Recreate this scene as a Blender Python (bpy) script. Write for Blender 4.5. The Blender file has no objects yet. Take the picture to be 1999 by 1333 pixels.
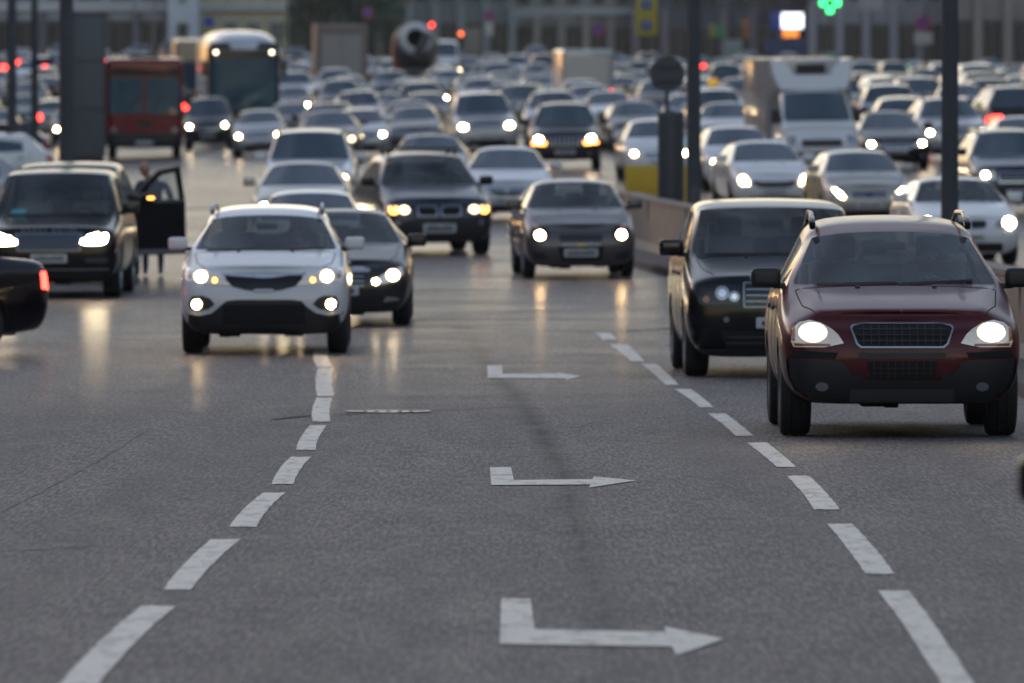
import bpy, bmesh, math, random
import numpy as np
from mathutils import Vector, Matrix
from mathutils.bvhtree import BVHTree
R = math.radians
random.seed(7)
SC = bpy.context.scene
COL = SC.collection

# ------------------------------------------------------------------ camera
CAMZ, FPX, HOR = 2.1, 16667.0, 330.0
cd = bpy.data.cameras.new('camera'); cam = bpy.data.objects.new('camera', cd); COL.objects.link(cam)
cd.sensor_width = 36; cd.lens = FPX / 1999 * 36
cd.clip_start = 1; cd.clip_end = 6000
cam.location = (0, 0, CAMZ); cam.rotation_euler = (R(90) - math.atan((666.5 - HOR) / FPX), 0, 0)
cd.dof.use_dof = True; cd.dof.focus_distance = 60; cd.dof.aperture_fstop = 4.6
cd.dof.aperture_blades = 0
SC.camera = cam
# ------------------------------------------------------------------ light
SUN_EL, SUN_AZ = 7.0, -52.0          # degrees; azimuth from the view direction, minus = left
w = bpy.data.worlds.new('World'); SC.world = w; w.use_nodes = True
nt = w.node_tree; nt.nodes.clear()
sky = nt.nodes.new('ShaderNodeTexSky'); sky.sky_type = 'NISHITA'; sky.sun_disc = False
sky.sun_elevation = R(SUN_EL); sky.sun_rotation = R(SUN_AZ)
sky.air_density = 1.0; sky.dust_density = 1.2; sky.ozone_density = 2.0
bg = nt.nodes.new('ShaderNodeBackground'); bg.inputs[1].default_value = 0.15
wo = nt.nodes.new('ShaderNodeOutputWorld')
hs = nt.nodes.new('ShaderNodeHueSaturation'); hs.inputs['Saturation'].default_value = .95          # thin evening overcast greys the sky
tn = nt.nodes.new('ShaderNodeMix'); tn.data_type = 'RGBA'; tn.blend_type = 'MULTIPLY'; tn.inputs[0].default_value = 1; tn.inputs[7].default_value = (1.27, .955, .82, 1)
tcw = nt.nodes.new('ShaderNodeTexCoord'); mpw = nt.nodes.new('ShaderNodeMapping'); mpw.inputs['Scale'].default_value = (1.4, 1.4, 4.5); nt.links.new(tcw.outputs['Generated'], mpw.inputs[0])
cl_ = nt.nodes.new('ShaderNodeTexNoise'); cl_.inputs['Scale'].default_value = 2.6; cl_.inputs['Detail'].default_value = 6; nt.links.new(mpw.outputs[0], cl_.inputs['Vector'])
cr_ = nt.nodes.new('ShaderNodeMapRange'); cr_.inputs[1].default_value = .36; cr_.inputs[2].default_value = .64; cr_.inputs[3].default_value = .62; cr_.inputs[4].default_value = 1.42; nt.links.new(cl_.outputs[0], cr_.inputs[0])
cb_ = nt.nodes.new('ShaderNodeVectorMath'); cb_.operation = 'SCALE'; nt.links.new(sky.outputs[0], cb_.inputs[0]); nt.links.new(cr_.outputs[0], cb_.inputs['Scale'])      # broken cloud
nt.links.new(cb_.outputs[0], hs.inputs['Color']); nt.links.new(hs.outputs[0], tn.inputs[6]); nt.links.new(tn.outputs[2], bg.inputs[0]); nt.links.new(bg.outputs[0], wo.inputs[0])
sd = bpy.data.lights.new('sun', 'SUN'); sun = bpy.data.objects.new('sun', sd); COL.objects.link(sun)
sd.energy = 0.5; sd.angle = R(14); sd.color = (1, .84, .68)
_d = Vector((math.sin(R(SUN_AZ)) * math.cos(R(SUN_EL)), math.cos(R(SUN_AZ)) * math.cos(R(SUN_EL)), math.sin(R(SUN_EL))))
sun.rotation_euler = _d.to_track_quat('Z', 'Y').to_euler()
SC.view_settings.view_transform = 'Standard'; SC.view_settings.look = 'None'
SC.view_settings.exposure = 1.55; SC.view_settings.gamma = 1
SC.cycles.max_bounces = 6; SC.cycles.transparent_max_bounces = 10
SC.cycles.caustics_reflective = False; SC.cycles.caustics_refractive = False
SC.cycles.sample_clamp_indirect = 6

# ------------------------------------------------------------------ terrain
TX = [-26, -16, -10, -4, 2, 8, 14, 26]
TY = [0, 60, 90, 110, 130, 155, 185, 220, 265, 320, 390, 470, 560, 650]
TZ = [[-0.0, -0.0, 0.0, 0.1, 0.27, 0.54, 0.91, 1.33, 1.87, 2.68, 4.33, 6.45, 8.69, 10.71],
[-0.0, -0.0, 0.0, 0.1, 0.29, 0.64, 1.1, 1.6, 2.1, 2.95, 4.61, 6.52, 8.55, 10.48],
[-0.0, -0.0, 0.0, 0.1, 0.31, 0.7, 1.21, 1.76, 2.24, 3.24, 4.8, 6.55, 8.45, 10.34],
[-0.0, -0.0, 0.0, 0.12, 0.36, 0.75, 1.28, 1.97, 2.61, 3.69, 4.98, 6.55, 8.35, 10.19],
[-0.0, -0.0, 0.0, 0.16, 0.44, 0.78, 1.33, 2.15, 2.92, 3.99, 5.11, 6.52, 8.24, 10.04],
[-0.0, -0.0, 0.0, 0.16, 0.42, 0.8, 1.39, 2.2, 3.13, 4.14, 5.14, 6.45, 8.13, 9.88],
[-0.0, -0.0, 0.0, 0.16, 0.42, 0.85, 1.48, 2.31, 3.3, 4.21, 5.11, 6.38, 8.02, 9.73],
[-0.0, -0.0, 0.0, 0.15, 0.45, 0.95, 1.66, 2.51, 3.47, 4.26, 4.98, 6.19, 7.77, 9.41]]
_gy = np.arange(0, 651, 2.0); _gx = np.arange(-26, 27, 1.0)
_a = np.array([np.interp(_gy, TY, r) for r in TZ])
_k = np.ones(11) / 11
_a = np.array([np.convolve(np.pad(r, 5, 'edge'), _k, 'valid') for r in _a])
_g = np.array([np.interp(_gx, TX, _a[:, j]) for j in range(len(_gy))])      # [y][x]
_g = np.array([np.convolve(np.pad(r, 3, 'edge'), np.ones(7) / 7, 'valid') for r in _g])
def gz(x, y):
    x = min(max(x, -25.99), 25.99) + 26
    if y <= 0: return 0.0
    if y >= 648: return float(_g[324][int(round(x))])
    j = int(y / 2); v = y / 2 - j; i = int(x); u = x - i
    return float((_g[j][i] * (1 - u) + _g[j][i + 1] * u) * (1 - v) + (_g[j + 1][i] * (1 - u) + _g[j + 1][i + 1] * u) * v)
def at(px, Y): return (px - 999.5) * Y / FPX
def hit(px, py):                      # where the ray of a photo pixel meets the road
    lo, hi = 20.0, 640.0
    f = lambda Y: HOR + FPX / Y * (CAMZ - gz(at(px, Y), Y)) - py
    for _ in range(50):
        m = (lo + hi) / 2
        if f(m) > 0: lo = m
        else: hi = m
    return at(px, lo), lo

# ------------------------------------------------------------------ materials
MATS = {}
def mat(name, col=(.5, .5, .5), rough=.5, metal=0., coat=0., emit=None, es=0., spec=.5, noise=0., nscale=6., trans=0.):
    if name in MATS: return MATS[name]
    m = bpy.data.materials.new(name); m.use_nodes = True; t = m.node_tree; b = t.nodes['Principled BSDF']
    b.inputs['Base Color'].default_value = (*col, 1); b.inputs['Roughness'].default_value = rough
    b.inputs['Metallic'].default_value = metal; b.inputs['Specular IOR Level'].default_value = spec
    if coat: b.inputs['Coat Weight'].default_value = coat; b.inputs['Coat Roughness'].default_value = .06
    if emit: b.inputs['Emission Color'].default_value = (*emit, 1); b.inputs['Emission Strength'].default_value = es
    if noise:
        tc = t.nodes.new('ShaderNodeTexCoord'); n = t.nodes.new('ShaderNodeTexNoise'); n.inputs['Scale'].default_value = nscale
        n.inputs['Detail'].default_value = 6; t.links.new(tc.outputs['Object'], n.inputs['Vector'])
        mx = t.nodes.new('ShaderNodeMix'); mx.data_type = 'RGBA'
        mx.inputs[6].default_value = (*[c * (1 - noise) for c in col], 1); mx.inputs[7].default_value = (*[min(1, c * (1 + noise)) for c in col], 1)
        t.links.new(n.outputs['Fac'], mx.inputs[0]); t.links.new(mx.outputs[2], b.inputs['Base Color'])
    MATS[name] = m; return m
def paint(name, col, metal=.0, rough=.34, dust=.12, cw=.8):
    """car paint: flaked base under a clear coat, road dust thickening low down on the body"""
    if name in MATS: return MATS[name]
    m = bpy.data.materials.new(name); m.use_nodes = True; t = m.node_tree; b = t.nodes['Principled BSDF']
    b.inputs['Metallic'].default_value = metal; b.inputs['Coat Weight'].default_value = cw; b.inputs['Specular IOR Level'].default_value = .15
    b.inputs['Coat IOR'].default_value = 1.45
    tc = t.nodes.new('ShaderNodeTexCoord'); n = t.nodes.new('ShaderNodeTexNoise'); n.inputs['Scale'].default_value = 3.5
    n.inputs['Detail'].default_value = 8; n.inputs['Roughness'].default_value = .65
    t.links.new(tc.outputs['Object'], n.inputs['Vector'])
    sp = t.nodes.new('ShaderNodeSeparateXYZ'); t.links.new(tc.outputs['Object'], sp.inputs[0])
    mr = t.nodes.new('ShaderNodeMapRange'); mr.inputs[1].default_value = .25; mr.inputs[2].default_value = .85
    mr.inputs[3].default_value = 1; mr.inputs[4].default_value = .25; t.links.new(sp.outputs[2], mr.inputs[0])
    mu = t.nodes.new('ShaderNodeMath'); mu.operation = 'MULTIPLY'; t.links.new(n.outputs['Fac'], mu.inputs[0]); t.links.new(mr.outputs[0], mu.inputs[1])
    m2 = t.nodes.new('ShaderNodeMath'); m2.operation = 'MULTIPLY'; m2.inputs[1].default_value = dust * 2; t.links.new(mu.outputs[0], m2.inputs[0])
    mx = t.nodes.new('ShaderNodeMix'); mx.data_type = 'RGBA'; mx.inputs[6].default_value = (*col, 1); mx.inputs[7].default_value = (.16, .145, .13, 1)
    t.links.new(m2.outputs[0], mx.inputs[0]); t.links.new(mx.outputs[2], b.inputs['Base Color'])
    ra = t.nodes.new('ShaderNodeMapRange'); ra.inputs[3].default_value = rough; ra.inputs[4].default_value = rough + .25
    t.links.new(m2.outputs[0], ra.inputs[0]); t.links.new(ra.outputs[0], b.inputs['Roughness'])
    rc = t.nodes.new('ShaderNodeMapRange'); rc.inputs[1].default_value = .3; rc.inputs[2].default_value = .8; rc.inputs[3].default_value = .05; rc.inputs[4].default_value = .2
    t.links.new(n.outputs['Fac'], rc.inputs[0]); t.links.new(rc.outputs[0], b.inputs['Coat Roughness'])
    MATS[name] = m; return m
def glassmat(name, tint, k=1.35):
    if name in MATS: return MATS[name]
    m = bpy.data.materials.new(name); m.use_nodes = True; t = m.node_tree; t.nodes.clear()
    o = t.nodes.new('ShaderNodeOutputMaterial'); mx = t.nodes.new('ShaderNodeMixShader'); tr = t.nodes.new('ShaderNodeBsdfTransparent')
    gl = t.nodes.new('ShaderNodeBsdfGlossy'); gl.inputs['Roughness'].default_value = .03; gl.inputs['Color'].default_value = (.95, .98, 1, 1)
    fr = t.nodes.new('ShaderNodeFresnel'); fr.inputs[0].default_value = 1.52; mu = t.nodes.new('ShaderNodeMath'); mu.operation = 'MULTIPLY'; mu.inputs[1].default_value = k
    mu.use_clamp = True; tr.inputs[0].default_value = (*tint, 1)
    t.links.new(fr.outputs[0], mu.inputs[0]); t.links.new(mu.outputs[0], mx.inputs[0]); t.links.new(tr.outputs[0], mx.inputs[1]); t.links.new(gl.outputs[0], mx.inputs[2])
    df = t.nodes.new('ShaderNodeBsdfDiffuse'); df.inputs[0].default_value = (.42, .50, .58, 1); m2 = t.nodes.new('ShaderNodeMixShader'); tc = t.nodes.new('ShaderNodeTexCoord')
    nz = t.nodes.new('ShaderNodeTexNoise'); nz.inputs['Scale'].default_value = 2.2; nz.inputs['Detail'].default_value = 7; t.links.new(tc.outputs['Object'], nz.inputs['Vector'])
    mr = t.nodes.new('ShaderNodeMapRange'); mr.inputs[1].default_value = .3; mr.inputs[2].default_value = .7; mr.inputs[3].default_value = .03; mr.inputs[4].default_value = .12; t.links.new(nz.outputs[0], mr.inputs[0])
    t.links.new(mr.outputs[0], m2.inputs[0]); t.links.new(mx.outputs[0], m2.inputs[1]); t.links.new(df.outputs[0], m2.inputs[2])     # dust film, its blue cast painted in for the sky's reflection
    t.links.new(m2.outputs[0], o.inputs[0]); MATS[name] = m; return m

M_GLASS = glassmat('windscreen_glass', (.96, .99, .99), .85)
M_TINT = glassmat('tinted_glass', (.10, .12, .13), 1.5)
M_GFAR = mat('dark_glass', (.040, .068, .095), .06, spec=1.0)
M_BIGG = mat('blue_green_glass', (.040, .095, .125), .06, spec=1.0)
M_PLAS = mat('black_plastic', (.018, .018, .020), .48, noise=.3, nscale=20)
M_GPLAS = mat('grey_plastic', (.05, .05, .055), .45)
M_GLOSS = mat('gloss_black', (.008, .008, .01), .12)
M_RUB = mat('tyre_rubber', (.014, .014, .015), .75, noise=.3, nscale=30)
M_CHROME = mat('chrome', (.62, .64, .68), .12, 1.)
M_SILVER = mat('silver_trim', (.30, .32, .37), .35, .7)
M_RIM = mat('alloy_rim', (.32, .33, .36), .35, .8, noise=.2)
M_ARCH = mat('arch_liner', (.01, .01, .01), .9)
M_HOUS = mat('lamp_housing', (.35, .36, .38), .15, .5, coat=1)
M_HOUSL = mat('lamp_housing_lit', (.38, .38, .37), .15, .6, coat=1, emit=(1, .93, .80), es=.06)
M_BULB = mat('xenon_lamp', (1, 1, 1), .4, emit=(1, .76, .44), es=30)
M_BULBW = mat('halogen_lamp', (1, .9, .7), .4, emit=(1, .62, .26), es=30)
M_BULBD = mat('dipped_lamp', (1, .9, .7), .4, emit=(1, .62, .26), es=3.5)
M_GLOW = mat('bulb_glow', (.9, .85, .7), .2, .5, emit=(1, .74, .42), es=.8)
M_LENS = mat('clear_lens', (.30, .32, .35), .08, .6, coat=1)
M_AMBER = mat('amber_lens', (.35, .10, .02), .2, coat=1)
M_AMBERL = mat('amber_lamp_lit', (1, .35, .05), .3, emit=(1, .30, .05), es=3.5)
M_RED = mat('red_lens', (.30, .012, .01), .15, coat=1)
M_REDL = mat('red_lamp_lit', (1, .05, .03), .3, emit=(1, .045, .03), es=3.2)
M_PLATE = mat('plate_white', (.55, .56, .58), .4)
M_INK = mat('plate_ink', (.03, .03, .035), .6)
M_SEAT = mat('seat_cloth', (.20, .195, .19), .8)
M_DASH = mat('dashboard_plastic', (.02, .02, .022), .6)
M_SKIN = mat('skin', (.42, .24, .17), .5, noise=.1)
M_HAIR = mat('hair', (.02, .014, .01), .6)

# ------------------------------------------------------------------ object helpers
def tag(o, label=None, cat=None, group=None, kind=None):
    for k, v in (('label', label), ('category', cat), ('group', group), ('kind', kind)):
        if v: o[k] = v
    return o
def empty(name, loc=(0, 0, 0), rz=0):
    o = bpy.data.objects.new(name, None); COL.objects.link(o); o.location = loc; o.rotation_euler = (0, 0, rz); o.empty_display_size = .3; return o
def link(name, me, parent=None, loc=None):
    o = bpy.data.objects.new(name, me); COL.objects.link(o)
    if parent: o.parent = parent
    if loc is not None: o.location = loc
    return o
def bm_mesh(bm, name, mats, smooth=False):
    me = bpy.data.meshes.new(name)
    bm.normal_update(); bm.to_mesh(me); bm.free()
    for m in (mats if isinstance(mats, (list, tuple)) else [mats]): me.materials.append(m)
    if smooth:
        for p in me.polygons: p.use_smooth = True
        me.set_sharp_from_angle(angle=R(38))
    return me
def box(bm, c, s, rot=None, bevel=0., seg=2, mi=0):
    mtx = Matrix.Translation(c) @ (rot.to_matrix().to_4x4() if rot else Matrix()) @ Matrix.Diagonal((s[0], s[1], s[2], 1))
    r = bmesh.ops.create_cube(bm, size=1, matrix=mtx)
    fs = {f for v in r['verts'] for f in v.link_faces}
    for f in fs: f.material_index = mi
    if bevel:
        es = list({e for f in fs for e in f.edges})
        rr = bmesh.ops.bevel(bm, geom=es, offset=bevel, segments=seg, profile=.6, affect='EDGES')
        for f in rr['faces']: f.material_index = mi
def cyl(bm, p0, p1, r0, r1=None, n=16, mi=0):
    p0 = Vector(p0); p1 = Vector(p1); d = p1 - p0
    q = d.to_track_quat('Z', 'Y').to_matrix().to_4x4()
    r = bmesh.ops.create_cone(bm, cap_ends=True, segments=n, radius1=r0, radius2=r0 if r1 is None else r1, depth=d.length, matrix=Matrix.Translation((p0 + p1) / 2) @ q)
    for f in {f for v in r['verts'] for f in v.link_faces}: f.material_index = mi
def lathe(bm, prof, axis='x', n=28, origin=(0, 0, 0), mi=0):
    """prof: list of (a, r) along the axis"""
    rings = []
    for a, r in prof:
        ring = []
        for k in range(n):
            t = 2 * math.pi * k / n; c, s = r * math.cos(t), r * math.sin(t)
            p = {'x': (a, c, s), 'y': (c, a, s), 'z': (c, s, a)}[axis]
            ring.append(bm.verts.new(Vector(p) + Vector(origin)))
        rings.append(ring)
    for q in range(len(rings) - 1):
        for k in range(n):
            f = bm.faces.new((rings[q][k], rings[q][(k + 1) % n], rings[q + 1][(k + 1) % n], rings[q + 1][k])); f.material_index = mi
    return rings
def simple(name, m, fn, parent=None, smooth=True, loc=None):
    bm = bmesh.new(); fn(bm); bmesh.ops.recalc_face_normals(bm, faces=bm.faces); return link(name, bm_mesh(bm, name, m, smooth), parent, loc)
def rr(x0, x1, z0, z1, r=.03, n=3):
    pts = []
    for cx, cz, a in ((x1 - r, z1 - r, 0), (x0 + r, z1 - r, 90), (x0 + r, z0 + r, 180), (x1 - r, z0 + r, 270)):
        for k in range(n + 1):
            t = R(a + 90 * k / n); pts.append((cx + r * math.cos(t), cz + r * math.sin(t)))
    return pts
def el(cx, cz, rx, rz=None, n=18):
    rz = rz or rx
    return [(cx + rx * math.cos(2 * math.pi * k / n), cz + rz * math.sin(2 * math.pi * k / n)) for k in range(n)]

# ------------------------------------------------------------------ car body
def body_cage(S):
    w = S['W'] / 2; L = S['L']; zb = S['zb']; H = S['H']; hz0, hz1 = S['hz0'], S['hz1']; tc, tr = S['tc'], S['tr']; te, tb, zt = S['te'], S['tb'], S['zt']
    belt = S.get('belt', hz1 - .02); wr = S['wr']; sq = S.get('sq', 0.)     # sq: squareness of the nose
    ends = []
    st = []
    def hood(t, xs, zh, q=0., zlow=0.):
        k = S.get('yo', (.14, .12, .05, .0, .03, .10, .20, .24, .22, .20))
        P = [(0, zb + zlow), (.78 * w * xs, zb + zlow), (.955 * w * xs, zb + .11), (w * xs, .48 * (zb + zh)), (.99 * w * xs, zh - .17), (.935 * w * xs, zh - .065),
             (.83 * w * xs, zh - .02), (.70 * w * xs, zh), (.36 * w * xs, zh + .018), (0, zh + .02)]
        hv = S.get('hv', .0); P[6] = (P[6][0], P[6][1] - hv * .8); P[5] = (P[5][0], P[5][1] - hv * .7)
        return [(p[0], t + q * k[i], p[1]) for i, p in enumerate(P)]
    def cab(t, zc, wt, drop=0.):
        e_ = S.get('rsq', 1.)
        P = [(0, zb), (.80 * w, zb), (.965 * w, zb + .11), (w, .5 * (zb + belt)), (.99 * w, belt - .16), (.945 * w, belt),
             (wt + .065 * (w / .9) * (1 if e_ == 1 else .7), zc - .16 * (1 if e_ == 1 else .75)), (wt, zc - .05 * e_), (.58 * wt, zc - .010), (0, zc)]
        return [(p[0], t, p[1]) for p in P]
    def cowl(t, z, sgn=1):
        P = [(0, zb), (.80 * w, zb), (.965 * w, zb + .11), (w, .5 * (zb + belt)), (.99 * w, belt - .16), (.955 * w, belt), (.92 * w, z + .012), (.862 * w, z + .02), (.45 * w, z + .03), (0, z + .035)]
        o = (0, 0, 0, 0, 0, .14, .14, .13, .035, 0)
        return [(p[0], t + sgn * o[i], p[1]) for i, p in enumerate(P)]
    x0, x1, x2 = (.62, .88, .975) if not sq else (.80, .95, .995)
    st.append(('h', hood(0, x0, hz0 - .03, 1)))
    st.append(('h', hood(.05, x1, hz0 - .02, .75)))
    st.append(('h', hood(.17, x2, hz0, .35)))
    st.append(('h', hood(.48, 1, hz0 + .3 * (hz1 - hz0))))
    st.append(('h', hood(tc - .28, 1, hz0 + .85 * (hz1 - hz0))))
    st.append(('c', cowl(tc, hz1)))
    rsm = S.get('rise', .05)
    st.append(('r', [(p[0], p[1] + (.10 if 5 < i < 8 else 0), p[2]) for i, p in enumerate(cab(tr, H - rsm, wr))]))
    n = len(st)
    cabs = []
    tm = S['tp']                       # pillar positions
    ts = []
    for q in tm: ts += [('p', q - .045), ('g', q + .045)]
    for k_, t in ts:
        u = (t - tr) / (te - tr); z = H - rsm * (1 - min(1, u * 3)) - S.get('fall', .05) * max(0, u - .5) * 2
        cabs.append((k_, cab(t, z, wr * (1 - .04 * u))))
    st += cabs
    st.append(('e', cab(te, H - S.get('fall', .05), wr * .955)))
    bb = cowl(tb, zt, -1); st.append(('b', bb))
    def rear(t, xs, q, z):
        P = [(0, zb + .06), (.76 * w * xs, zb + .06), (.95 * w * xs, zb + .16), (w * xs, .5 * (zb + belt)), (.985 * w * xs, z - .17), (.93 * w * xs, z - .06), (.84 * w * xs, z - .02), (.72 * w * xs, z), (.36 * w * xs, z + .01), (0, z + .015)]
        k = (.08, .08, .03, 0, .02, .06, .08, .09, .08, .07)
        return [(p[0], t - q * k[i], p[1]) for i, p in enumerate(P)]
    if L - tb > .3: st.append(('t', rear(L - .22, .985, 0, zt)))
    st.append(('t', rear(L - .07, .90, .5, zt - .02)))
    st.append(('t', rear(L, .68, 1, zt - .04)))
    return st
def build_body(S):
    st = body_cage(S); bm = bmesh.new(); cr = bm.edges.layers.float.new('crease_edge'); cv = bm.verts.layers.float.new('crease_vert')
    rings = []
    for kind, P in st:
        rr_ = [bm.verts.new(p) for p in P]
        ll_ = [rr_[0]] + [bm.verts.new((-p[0], p[1], p[2])) for p in P[1:9]] + [rr_[9]]
        rings.append((rr_, ll_))
    K = [k for k, _ in st]; ic, ir = K.index('c'), K.index('r'); ie, ib = K.index('e'), K.index('b')
    clad = S.get('clad', 0)
    for i in range(len(st) - 1):
        for side in (0, 1):
            a, b = rings[i][side], rings[i + 1][side]
            for j in range(9):
                mi = 0
                if ic <= i < ir and j >= 7: mi = 1
                elif ic <= i < ie and j == 5:
                    mi = 2
                    if K[i] == 'p': mi = 4
                    if i >= ir and K[i + 1] == 'e' and S.get('solidq'): mi = 0
                elif i == ie and j >= 7: mi = 3
                elif i == ie and j == 5 and S.get('qglass', 1): mi = 2 if S.get('suvtail') else 0
                elif j < 1: mi = 5
                elif clad and j < clad: mi = 4
                q = (a[j], b[j], b[j + 1], a[j + 1]) if side else (a[j], a[j + 1], b[j + 1], b[j])
                f = bm.faces.new(q); f.material_index = mi
    for ri, flip in ((0, 0), (-1, 1)):
        a, b = rings[ri]
        for j in range(9):
            vs = [a[j], a[j + 1], b[j + 1], b[j]]; vs = [v for n_, v in enumerate(vs) if v not in vs[:n_]]
            if flip: vs.reverse()
            f = bm.faces.new(vs); f.material_index = 4 if (clad and j < clad) else 0
    def crease(v1, v2, c):
        e = bm.edges.get((v1, v2))
        if e: e[cr] = c
    for s in (0, 1):
        for i in range(len(st) - 1):
            a, b = rings[i][s], rings[i + 1][s]
            if ic <= i < ir or i == ie: crease(a[7], b[7], .75)
            if ic <= i < ie: crease(a[5], b[5], .6); crease(a[6], b[6], .45)
            crease(a[1], b[1], .4)
            if i < ic: crease(a[7], b[7], S.get('hoodc', .25))
            if sq_(S): crease(a[5], b[5], .35)
        for i, c in ((ic, .85), (ir, .6), (ie, .5), (ib, .7)):
            for j in (7, 8): crease(rings[i][s][j], rings[i][s][j + 1], c)
        for j in range(3, 6): crease(rings[0][s][j], rings[0][s][j + 1], .0)
    for s in (0, 1):
        for i, c in ((ic, .9), (ir, .55), (ie, .5), (ib, .6)): rings[i][s][7][cv] = c
        rings[ic][s][6][cv] = .4
    bmesh.ops.recalc_face_normals(bm, faces=bm.faces)
    me = bpy.data.meshes.new('cage'); bm.to_mesh(me); bm.free()
    for k in range(6): me.materials.append(None)
    o = link('cage', me); sm = o.modifiers.new('s', 'SUBSURF'); sm.levels = sm.render_levels = S.get('lev', 2)
    # wheel wells
    cb = bmesh.new(); rw = S['rw'] + .05
    for ty in (S['ax0'], S['ax1']):
        for s in (-1, 1):
            n0 = len(cb.faces)
            cyl(cb, (s * (S['W'] / 2 - .34), ty, S['rw']), (s * (S['W'] / 2 + .3), ty, S['rw']), rw, n=28, mi=5)
    cm = bpy.data.meshes.new('cut'); cb.to_mesh(cm); cb.free()
    for k in range(6): cm.materials.append(None)
    co = link('cut', cm)
    bo = o.modifiers.new('b', 'BOOLEAN'); bo.object = co; bo.operation = 'DIFFERENCE'; bo.solver = 'EXACT'
    dg = bpy.context.evaluated_depsgraph_get(); dg.update()
    em = bpy.data.meshes.new_from_object(o.evaluated_get(dg))
    bpy.data.objects.remove(o); bpy.data.objects.remove(co)
    bm = bmesh.new(); bm.from_mesh(em); bpy.data.meshes.remove(em)
    bmesh.ops.recalc_face_normals(bm, faces=bm.faces)
    return bm
def sq_(S): return S.get('sq', 0)

def sub_mesh(bm, name, pred, mats, remap):
    b2 = bm.copy()
    bmesh.ops.delete(b2, geom=[f for f in b2.faces if not pred(f)], context='FACES')
    for f in b2.faces: f.material_index = remap.get(f.material_index, 0)
    return bm_mesh(b2, name, mats, True)

def project(bvh, poly, axis='f', off=.006, thick=.02, step=.06, name='trim', m=None, hole=None, dome=0.):
    """lay a flat outline onto the body along y (f front, r rear) or x (s+ / s- sides), follow its curve, give it thickness"""
    bm = bmesh.new()
    vs = [bm.verts.new((p[0], 0, p[1])) for p in poly]
    if hole:
        hs = [bm.verts.new((p[0], 0, p[1])) for p in hole]
        n = len(vs)
        for k in range(n): bm.faces.new((vs[k], vs[(k + 1) % n], hs[(k + 1) % n], hs[k]))
    else:
        f = bm.faces.new(vs); bmesh.ops.triangulate(bm, faces=[f])
    xs = [p[0] for p in poly]; zs = [p[1] for p in poly]
    x = math.floor(min(xs) / step) * step + step
    while x < max(xs):
        bmesh.ops.bisect_plane(bm, geom=bm.verts[:] + bm.edges[:] + bm.faces[:], plane_co=(x, 0, 0), plane_no=(1, 0, 0)); x += step
    z = math.floor(min(zs) / step) * step + step
    while z < max(zs):
        bmesh.ops.bisect_plane(bm, geom=bm.verts[:] + bm.edges[:] + bm.faces[:], plane_co=(0, 0, z), plane_no=(0, 0, 1)); z += step
    for v in bm.verts:
        a, b = v.co.x, v.co.z
        if axis == 'f': org, d = Vector((a, -3, b)), Vector((0, 1, 0))
        elif axis == 'r': org, d = Vector((a, 12, b)), Vector((0, -1, 0))
        elif axis == 't': org, d = Vector((a, b, 4)), Vector((0, 0, -1))
        elif axis == 's+': org, d = Vector((3, a, b)), Vector((-1, 0, 0))
        else: org, d = Vector((-3, a, b)), Vector((1, 0, 0))
        h = bvh.ray_cast(org, d)
        if h[0] is None:
            q, qn, _i, _d = bvh.find_nearest(org + d * (3.12 if axis == 'f' else (7.5 if axis == 'r' else 2.2)))
            v.co = q + (q - Vector((0, q.y, q.z))).normalized() * off * .5 - d * off * .5
        else: v.co = h[0] - d * off
    D = {'t': Vector((0, 0, -1)), 'f': Vector((0, 1, 0)), 'r': Vector((0, -1, 0)), 's+': Vector((-1, 0, 0)), 's-': Vector((1, 0, 0))}[axis]
    be = [e for e in bm.edges if e.is_boundary]
    ex = bmesh.ops.extrude_edge_only(bm, edges=be)
    for v in [g for g in ex['geom'] if isinstance(g, bmesh.types.BMVert)]: v.co += D * thick
    bmesh.ops.recalc_face_normals(bm, faces=bm.faces)
    return bm_mesh(bm, name, m, True)

def wheel_meshes(S):
    r, wd = S['rw'], S.get('tw', .23); ri = r * S.get('rimr', .66)
    b = bmesh.new()
    P = [(-wd / 2 + .02, ri), (-wd / 2, r * .80), (-wd / 2 + .012, r * .94), (-wd * .34, r * .992), (-wd * .16, r), (-wd * .15, r - .008), (-wd * .12, r - .008), (-wd * .11, r), (wd * .11, r), (wd * .12, r - .008), (wd * .15, r - .008), (wd * .16, r), (wd * .34, r * .992), (wd / 2 - .012, r * .94), (wd / 2, r * .80), (wd / 2 - .02, ri)]
    lathe(b, P, n=32); t = bm_mesh(b, 'tyre', M_RUB, True)
    b = bmesh.new()
    lathe(b, [(wd / 2 - .02, ri), (wd / 2 - .01, ri * .97), (wd / 2 - .05, ri * .90), (-wd / 2 + .02, ri * .88)], n=32)
    lathe(b, [(wd / 2 - .03, ri * .2), (wd / 2 - .05, .001)], n=12)
    for k in range(S.get('spokes', 5)):
        a = 2 * math.pi * k / S.get('spokes', 5)
        for s in (-.09, .09):
            aa = a + s
            p0 = Vector((wd / 2 - .045, math.cos(a) * ri * .1, math.sin(a) * ri * .1)); p1 = Vector((wd / 2 - .035, math.cos(aa * 1) * ri * .93, math.sin(aa) * ri * .93))
            cyl(b, p0, p1, ri * .075, ri * .06, n=6)
    rim = bm_mesh(b, 'rim', M_RIM, True)
    return t, rim
def mirror_mesh(S, s):
    b = bmesh.new(); w = S['W'] / 2; mw, mh = S.get('mir', (.24, .16)); z = S.get('mz', S['hz1'] + .1)
    x0 = s * (w + .03); c = (s * (w - .055 + mw / 2), S['tc'] + .42, z)
    box(b, c, (mw, .13, mh), bevel=.045, seg=3)
    return b, c
CACHE = {}
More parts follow.
